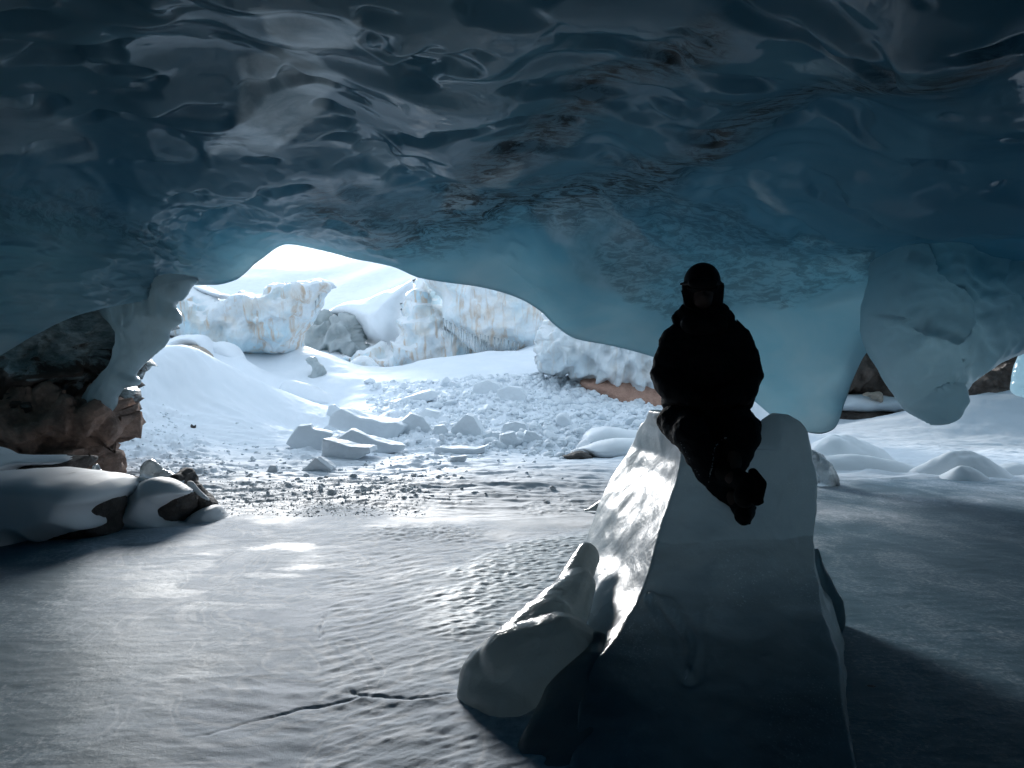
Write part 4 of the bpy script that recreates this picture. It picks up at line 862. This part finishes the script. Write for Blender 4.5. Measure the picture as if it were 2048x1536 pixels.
def block_post(cc, nn):
    ax = cc.copy(); ax[:, 2] *= .35
    side = np.clip(-nn[:, 0]*1.4, 0, 1)
    d = .018*fbm(cc, 2.2, 3, seed=301)+side*.010*fbm(cc*[1, 1.6, .6], 2.2, 2, seed=302)+(1-side)*.006*fbm(cc, 7, 3, seed=303)
    pxx = CX+F*cc[:, 0]/cc[:, 1]; pyy = CY-F*(cc[:, 2]-CAMZ)/cc[:, 1]; frt = np.clip(-nn[:, 1]*2, 0, 1)
    for pl in ([(1300,1185),(1345,1208),(1378,1255),(1392,1290),(1386,1330),(1380,1352)], [(1304,1190),(1328,1240),(1356,1285),(1362,1322),(1380,1352)]):
        dd = segdist(pxx, pyy, catmull(pl, 5, False)); d += frt*(.016*np.exp(-(dd/9)**2)-.012*np.exp(-((dd-14)/10)**2))
    d += frt*.012*fbm(cc*[1, 1, 2.5], 1.6, 4, seed=304)
    return cc+nn*d[:, None]
ib = empty('ice_block', BP(1430, 0, 4.2), 'tall translucent ice block the black clad person sits on', 'ice block')
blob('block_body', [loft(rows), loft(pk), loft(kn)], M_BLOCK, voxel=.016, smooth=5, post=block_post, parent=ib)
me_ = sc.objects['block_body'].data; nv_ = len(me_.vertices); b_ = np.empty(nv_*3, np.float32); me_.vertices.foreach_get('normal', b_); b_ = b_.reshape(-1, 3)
a_ = me_.attributes.new('lit_frost', 'FLOAT', 'POINT'); a_.data.foreach_set('value', np.ascontiguousarray(sstep(.55, .8, -b_[:, 0]), np.float32))
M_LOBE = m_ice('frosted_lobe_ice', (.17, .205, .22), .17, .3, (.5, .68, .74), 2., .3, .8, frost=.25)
for f_ in ('block_lit_frost',):   # left side whitened in place of light, with frost streaks; rest clear dark ice
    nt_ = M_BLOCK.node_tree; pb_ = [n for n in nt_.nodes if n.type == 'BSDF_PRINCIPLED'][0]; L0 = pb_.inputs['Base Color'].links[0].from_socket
    at_ = nt_.nodes.new('ShaderNodeAttribute'); at_.attribute_name = 'lit_frost'; nz = nt_.nodes.new('ShaderNodeTexNoise'); nz.inputs['Scale'].default_value = 2.6; nz.inputs['Detail'].default_value = 7
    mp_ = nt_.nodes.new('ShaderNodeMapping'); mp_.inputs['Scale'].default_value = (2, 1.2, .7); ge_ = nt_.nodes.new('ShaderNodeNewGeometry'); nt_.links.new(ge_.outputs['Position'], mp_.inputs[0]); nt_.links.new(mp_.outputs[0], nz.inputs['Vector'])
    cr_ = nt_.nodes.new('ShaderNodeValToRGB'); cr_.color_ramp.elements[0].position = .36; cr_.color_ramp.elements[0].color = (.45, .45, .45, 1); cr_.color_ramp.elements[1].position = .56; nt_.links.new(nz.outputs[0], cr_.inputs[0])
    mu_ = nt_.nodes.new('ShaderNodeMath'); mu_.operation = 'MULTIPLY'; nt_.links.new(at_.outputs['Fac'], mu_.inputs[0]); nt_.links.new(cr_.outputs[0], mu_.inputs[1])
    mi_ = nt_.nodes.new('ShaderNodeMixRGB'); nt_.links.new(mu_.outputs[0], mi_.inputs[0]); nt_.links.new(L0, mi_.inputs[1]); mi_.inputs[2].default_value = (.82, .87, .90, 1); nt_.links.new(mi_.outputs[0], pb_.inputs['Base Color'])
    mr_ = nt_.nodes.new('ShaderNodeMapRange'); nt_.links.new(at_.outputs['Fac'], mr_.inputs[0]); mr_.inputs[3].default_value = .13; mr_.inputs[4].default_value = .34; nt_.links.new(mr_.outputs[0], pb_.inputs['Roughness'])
    # clusters of trapped bubbles in the clear front
    ns_ = nt_.nodes.new('ShaderNodeTexNoise'); ns_.inputs['Scale'].default_value = 90; ns_.inputs['Detail'].default_value = 2; nc_ = nt_.nodes.new('ShaderNodeTexNoise'); nc_.inputs['Scale'].default_value = 2.3; nc_.inputs['Detail'].default_value = 4
    nt_.links.new(ge_.outputs['Position'], ns_.inputs['Vector']); nt_.links.new(ge_.outputs['Position'], nc_.inputs['Vector'])
    r1_ = nt_.nodes.new('ShaderNodeMapRange'); nt_.links.new(ns_.outputs[0], r1_.inputs[0]); r1_.inputs[1].default_value = .60; r1_.inputs[2].default_value = .66
    r2_ = nt_.nodes.new('ShaderNodeMapRange'); nt_.links.new(nc_.outputs[0], r2_.inputs[0]); r2_.inputs[1].default_value = .48; r2_.inputs[2].default_value = .7
    m2_ = nt_.nodes.new('ShaderNodeMath'); m2_.operation = 'MULTIPLY'; nt_.links.new(r1_.outputs[0], m2_.inputs[0]); nt_.links.new(r2_.outputs[0], m2_.inputs[1])
    mj_ = nt_.nodes.new('ShaderNodeMixRGB'); nt_.links.new(m2_.outputs[0], mj_.inputs[0]); nt_.links.new(mi_.outputs[0], mj_.inputs[1]); mj_.inputs[2].default_value = (.8, .85, .87, 1); nt_.links.new(mj_.outputs[0], pb_.inputs['Base Color'])
blob('ice_foot', [capsule(P(988,1366,3.85), P(1100,1270,4.1), .19, .21), capsule(P(1040,1330,3.8), P(1130,1310,3.9), .21, .22), capsule(P(1100,1270,4.1), P(1160,1170,4.5), .2, .11), capsule(P(1120,1230,4.3), P(1175,1110,4.8), .12, .1),
    capsule(P(960,1390,3.8), P(1010,1400,3.7), .12, .14)], M_LOBE, voxel=.014, smooth=10, parent=ib,
    post=lambda cc, nn: cc+nn*(.035*fbm(np.stack([(cc[:, 0]-cc[:, 2])*1.3, (cc[:, 0]+cc[:, 1]*.6+cc[:, 2])*.5, cc[:, 1]*.5], 1), 2.2, 2, gain=.35, seed=310)+.003*fbm(cc, 14, 3, seed=311))[:, None])
blob('ice_foot', [capsule(P(1085,1500,3.3), P(1150,1410,3.55), .12, .15), capsule(P(1150,1410,3.55), P(1200,1300,3.85), .15, .09), capsule(P(1120,1520,3.3), P(1230,1440,3.5), .14, .16), capsule(P(1040,1540,3.25), P(1160,1520,3.3), .05, .10), capsule(P(1110,1560,3.15), P(1180,1500,3.3), .1, .12)], M_LOBE, voxel=.012, smooth=8, parent=ib,
    post=lambda cc, nn: cc+nn*(.03*fbm(cc, 4.2, 2, seed=312))[:, None])
relief('ice_fin', [(1625,1270),(1630,1100),(1648,1130),(1668,1170),(1684,1200),(1690,1245),(1676,1275)], 4.75, .08, M_FIN, h=.01, amp=.01, freq=5, seed=51, parent=ib)

# --- the person
pe = empty('person', P(1412, 850, 4.95), 'person in a black helmet, puffy black jacket and trousers sitting on the ice block', 'person')
def Q(px, py, d): return P(px, py, d)
S_ = lambda cx, cy_, d, rx, ry, rz: uvsphere(P(cx, cy_, d), (rx, ry, rz), 24, 16)
# body: one continuous figure under the clothes, with face, neck, limbs and gloved-size hands
bp = [S_(1405, 582, 4.93, .078, .098, .115), S_(1406, 600, 4.88, .06, .06, .06), S_(1406, 591, 4.83, .014, .022, .024),
      S_(1364+6, 585, 4.94, .012, .02, .03), S_(1441-1, 585, 4.94, .012, .02, .03),
      capsule(Q(1408,615,4.95), Q(1411,660,4.97), .055, .065), capsule(Q(1375,680,4.97), Q(1450,680,4.97), .075, .075), capsule(Q(1412,700,4.97), Q(1412,815,4.97), .13, .13),
      capsule(Q(1350,690,4.97), Q(1330,757,4.92), .05, .042), capsule(Q(1330,757,4.92), Q(1390,804,4.66), .042, .03), capsule(Q(1474,690,4.97), Q(1497,755,4.92), .05, .042), capsule(Q(1497,755,4.92), Q(1436,804,4.66), .042, .03),
      capsule(Q(1390,832,4.95), Q(1386,872,4.5), .08, .06), capsule(Q(1440,832,4.95), Q(1482,868,4.5), .08, .06), capsule(Q(1386,872,4.5), Q(1468,1000,4.35), .055, .04), capsule(Q(1482,868,4.5), Q(1462,955,4.3), .055, .04)]
def hand(px, py, d, sx):
    out = [S_(px, py, d, .045, .035, .03)]
    for k in range(4):
        a = P(px+sx*(8+k*1.), py-6+k*5, d-.03); L = (.045, .052, .048, .036)[k]; b = a+np.array([sx*L*.8, -.02, -.015]); c2 = b+np.array([sx*.012, .012, -.026])
        out += [capsule(a, b, .0105, .0098, 8), capsule(b, c2, .0098, .0085, 8)]
    a = P(px, py-8, d-.02); out += [capsule(a, a+np.array([sx*.03, -.03, .018]), .013, .011, 8)]
    return out
blob('body', bp, M_SKIN, voxel=.009, smooth=2, parent=pe)
for px, sx in ((1388, 1), (1437, -1)): blob('glove', [capsule(Q(px-sx*14,800,4.72), Q(px-sx*2,804,4.66), .038, .036)]+hand(px, 806, 4.62, sx), M_GLOVE, voxel=.0045, smooth=1, parent=pe)
# helmet: shell with brim, ear pads and clipped straps
hv = lambda cc, nn: cc
he = blob('helmet', [S_(1404, 563, 4.95, .118, .15, .125), S_(1405, 582, 4.98, .128, .125, .13), S_(1404, 545, 4.97, .09, .11, .06), capsule(Q(1372,572,4.93), Q(1376,608,4.94), .03, .03), capsule(Q(1440,572,4.93), Q(1437,608,4.94), .03, .03),
    capsule(Q(1377,575,4.82), Q(1433,575,4.82), .014, .014)], M_HELMET, voxel=.008, smooth=3, parent=pe)
blob('goggles', [capsule(Q(1385,566,4.79), Q(1426,566,4.79), .03, .03), capsule(Q(1385,566,4.8), Q(1362,568,4.93), .014, .010), capsule(Q(1426,566,4.8), Q(1446,568,4.93), .014, .010)], M_HELMET, voxel=.007, smooth=3, parent=pe)
blob('chin_strap', [capsule(Q(1364,582,4.9), Q(1372,612,4.9), .007, .007, 8), capsule(Q(1372,612,4.9), Q(1406,628,4.85), .007, .007, 8), capsule(Q(1406,628,4.85), Q(1440,610,4.9), .007, .007, 8)], M_HELMET, voxel=.004, smooth=1, parent=pe)
def puff(amp, fr, st=(1, 1, 1)):
    return lambda cc, nn: cc+nn*(amp*fbm(cc*np.array(st), fr, 3, ridge=True, seed=330)+amp*.6*fbm(cc, fr*2.3, 3, seed=331))[:, None]
blob('jacket', [capsule(Q(1357,684,4.97), Q(1467,684,4.97), .125, .125), S_(1412, 745, 4.97, .25, .18, .27), S_(1414, 805, 4.95, .275, .2, .11), capsule(Q(1352,800,4.93), Q(1478,800,4.93), .10, .10), capsule(Q(1350,700,4.97), Q(1360,800,4.96), .09, .1), capsule(Q(1478,700,4.97), Q(1470,800,4.96), .09, .1), capsule(Q(1366,664,4.98), Q(1458,664,4.98), .09, .09),
    capsule(Q(1352,684,4.97), Q(1334,750,4.92), .108, .108), capsule(Q(1334,755,4.92), Q(1348,778,4.84), .108, .10), capsule(Q(1348,778,4.84), Q(1384,803,4.7), .085, .055),
    capsule(Q(1474,684,4.97), Q(1492,748,4.92), .108, .112), capsule(Q(1492,752,4.92), Q(1480,782,4.84), .112, .10), capsule(Q(1480,782,4.84), Q(1442,803,4.7), .085, .055)],
    M_JACKET, voxel=.012, smooth=5, parent=pe, post=puff(.007, 4, (1, 1, 1.6)))
blob('hood', [capsule(Q(1366,636,5.0), Q(1378,655,4.96), .065, .07), capsule(Q(1446,634,5.0), Q(1440,655,4.96), .065, .07), capsule(Q(1370,640,5.08), Q(1446,640,5.08), .08, .08), capsule(Q(1380,648,4.85), Q(1438,648,4.85), .065, .065), capsule(Q(1378,628,4.97), Q(1436,626,4.97), .075, .075),
    capsule(Q(1352,636,4.98), Q(1356,648,4.95), .028, .024), capsule(Q(1452,640,4.97), Q(1476,652,4.95), .035, .016)], M_JACKET, voxel=.010, smooth=4, parent=pe, post=puff(.005, 6))
for a, b in ((Q(1474,640,4.93), Q(1488,655,4.93)), (Q(1345,632,4.95), Q(1348,640,4.95))): blob('toggle_cord', [capsule(a, b, .005, .007, 8)], M_BOOT, voxel=.003, smooth=1, parent=pe)
blob('trousers', [S_(1416, 832, 4.97, .29, .2, .12), S_(1424, 850, 4.72, .27, .16, .12), capsule(Q(1372,838,4.95), Q(1380,868,4.52), .135, .105), capsule(Q(1458,838,4.95), Q(1486,866,4.52), .14, .112), capsule(Q(1346,842,4.92), Q(1366,862,4.75), .10, .09), capsule(Q(1343,842,4.76), Q(1368,868,4.58), .095, .09),
    capsule(Q(1380,868,4.52), Q(1420,940,4.45), .11, .09), capsule(Q(1420,940,4.45), Q(1462,990,4.4), .095, .075), capsule(Q(1486,866,4.52), Q(1470,925,4.42), .112, .078), capsule(Q(1470,925,4.42), Q(1456,955,4.36), .078, .068),
    capsule(Q(1500,850,4.8), Q(1498,880,4.6), .07, .07), capsule(Q(1430,860,4.7), Q(1440,930,4.5), .09, .08)],
    M_TROUSER, voxel=.012, smooth=4, parent=pe, post=puff(.006, 5, (1, 1, 2.0)))
def boot2(pts, sole, seed):
    e_ = bpy.data.objects.new('boot', None); sc.collection.objects.link(e_); e_.location = pts[0][0].tolist(); 
    up = blob('boot_upper', [capsule(pts[i][0], pts[i+1][0], pts[i][1], pts[i+1][1]) for i in range(len(pts)-1)], M_BOOT, voxel=.008, smooth=3, amp=.004, freq=14)
    so_ = blob('boot_sole', [capsule(sole[i][0], sole[i+1][0], sole[i][1], sole[i+1][1], 10) for i in range(len(sole)-1)]+[uvsphere(sole[0][0]+(sole[-1][0]-sole[0][0])*t+np.array(off_), .012, 8, 6) for t in np.linspace(0, 1, 11) for off_ in [np.array([.028, -.0, -.01])]], M_SOLE, voxel=.006, smooth=1)
    child(up, e_); child(so_, e_); child(e_, pe)
boot2([(Q(1452,945,4.36), .07), (Q(1480,960,4.30), .062), (Q(1497,975,4.24), .068), (Q(1488,995,4.18), .06)], [(Q(1506,946,4.26), .030), (Q(1521,968,4.20), .036), (Q(1514,1000,4.14), .034)], 1)
boot2([(Q(1450,985,4.42), .068), (Q(1475,1010,4.38), .062), (Q(1490,1022,4.30), .062), (Q(1487,1034,4.22), .05)], [(Q(1500,1012,4.34), .03), (Q(1499,1028,4.26), .03), (Q(1488,1042,4.2), .028)], 2)

# frost caught along the boot cuff and the outer seam of the trousers: tiny beads lying on the cloth
bpy.context.view_layer.update(); dg_ = bpy.context.evaluated_depsgraph_get(); fp = []; rr = random.Random(4)
M_FROST = m_snow('frost', (.55, .6, .63), .2, 3.)
for pl, n_, rb in (([(1453,874),(1436,888),(1428,902),(1426,925),(1421,945),(1412,978)], 46, .0042), ([(1362,886),(1374,908),(1381,925),(1402,955)], 16, .0022)):
    cpl = catmull(pl, 10, False)
    for k in range(n_):
        q_ = cpl[rr.randrange(len(cpl))]; dv = Vector(((q_[0]+rr.uniform(-1.5, 1.5)-CX)/F, 1, -(q_[1]+rr.uniform(-1.5, 1.5)-CY)/F)).normalized()
        h_ = sc.ray_cast(dg_, Vector((0, 0, CAMZ)), dv)
        if h_[0] and 4 < h_[1][1] < 5.2: fp.append(uvsphere(np.array(h_[1]), rb*rr.uniform(.4, 1.1), 6, 4))
Vf = []; Ff = []
for v_, f_ in fp:
    o_ = len(Vf); Vf += [list(map(float, a)) for a in v_]; Ff += [tuple(i+o_ for i in g) for g in f_]
if Vf: fo = mesh_np('cuff_frost', np.array(Vf), Ff, M_FROST); rebase(fo, Vf[0]); child(fo, pe)
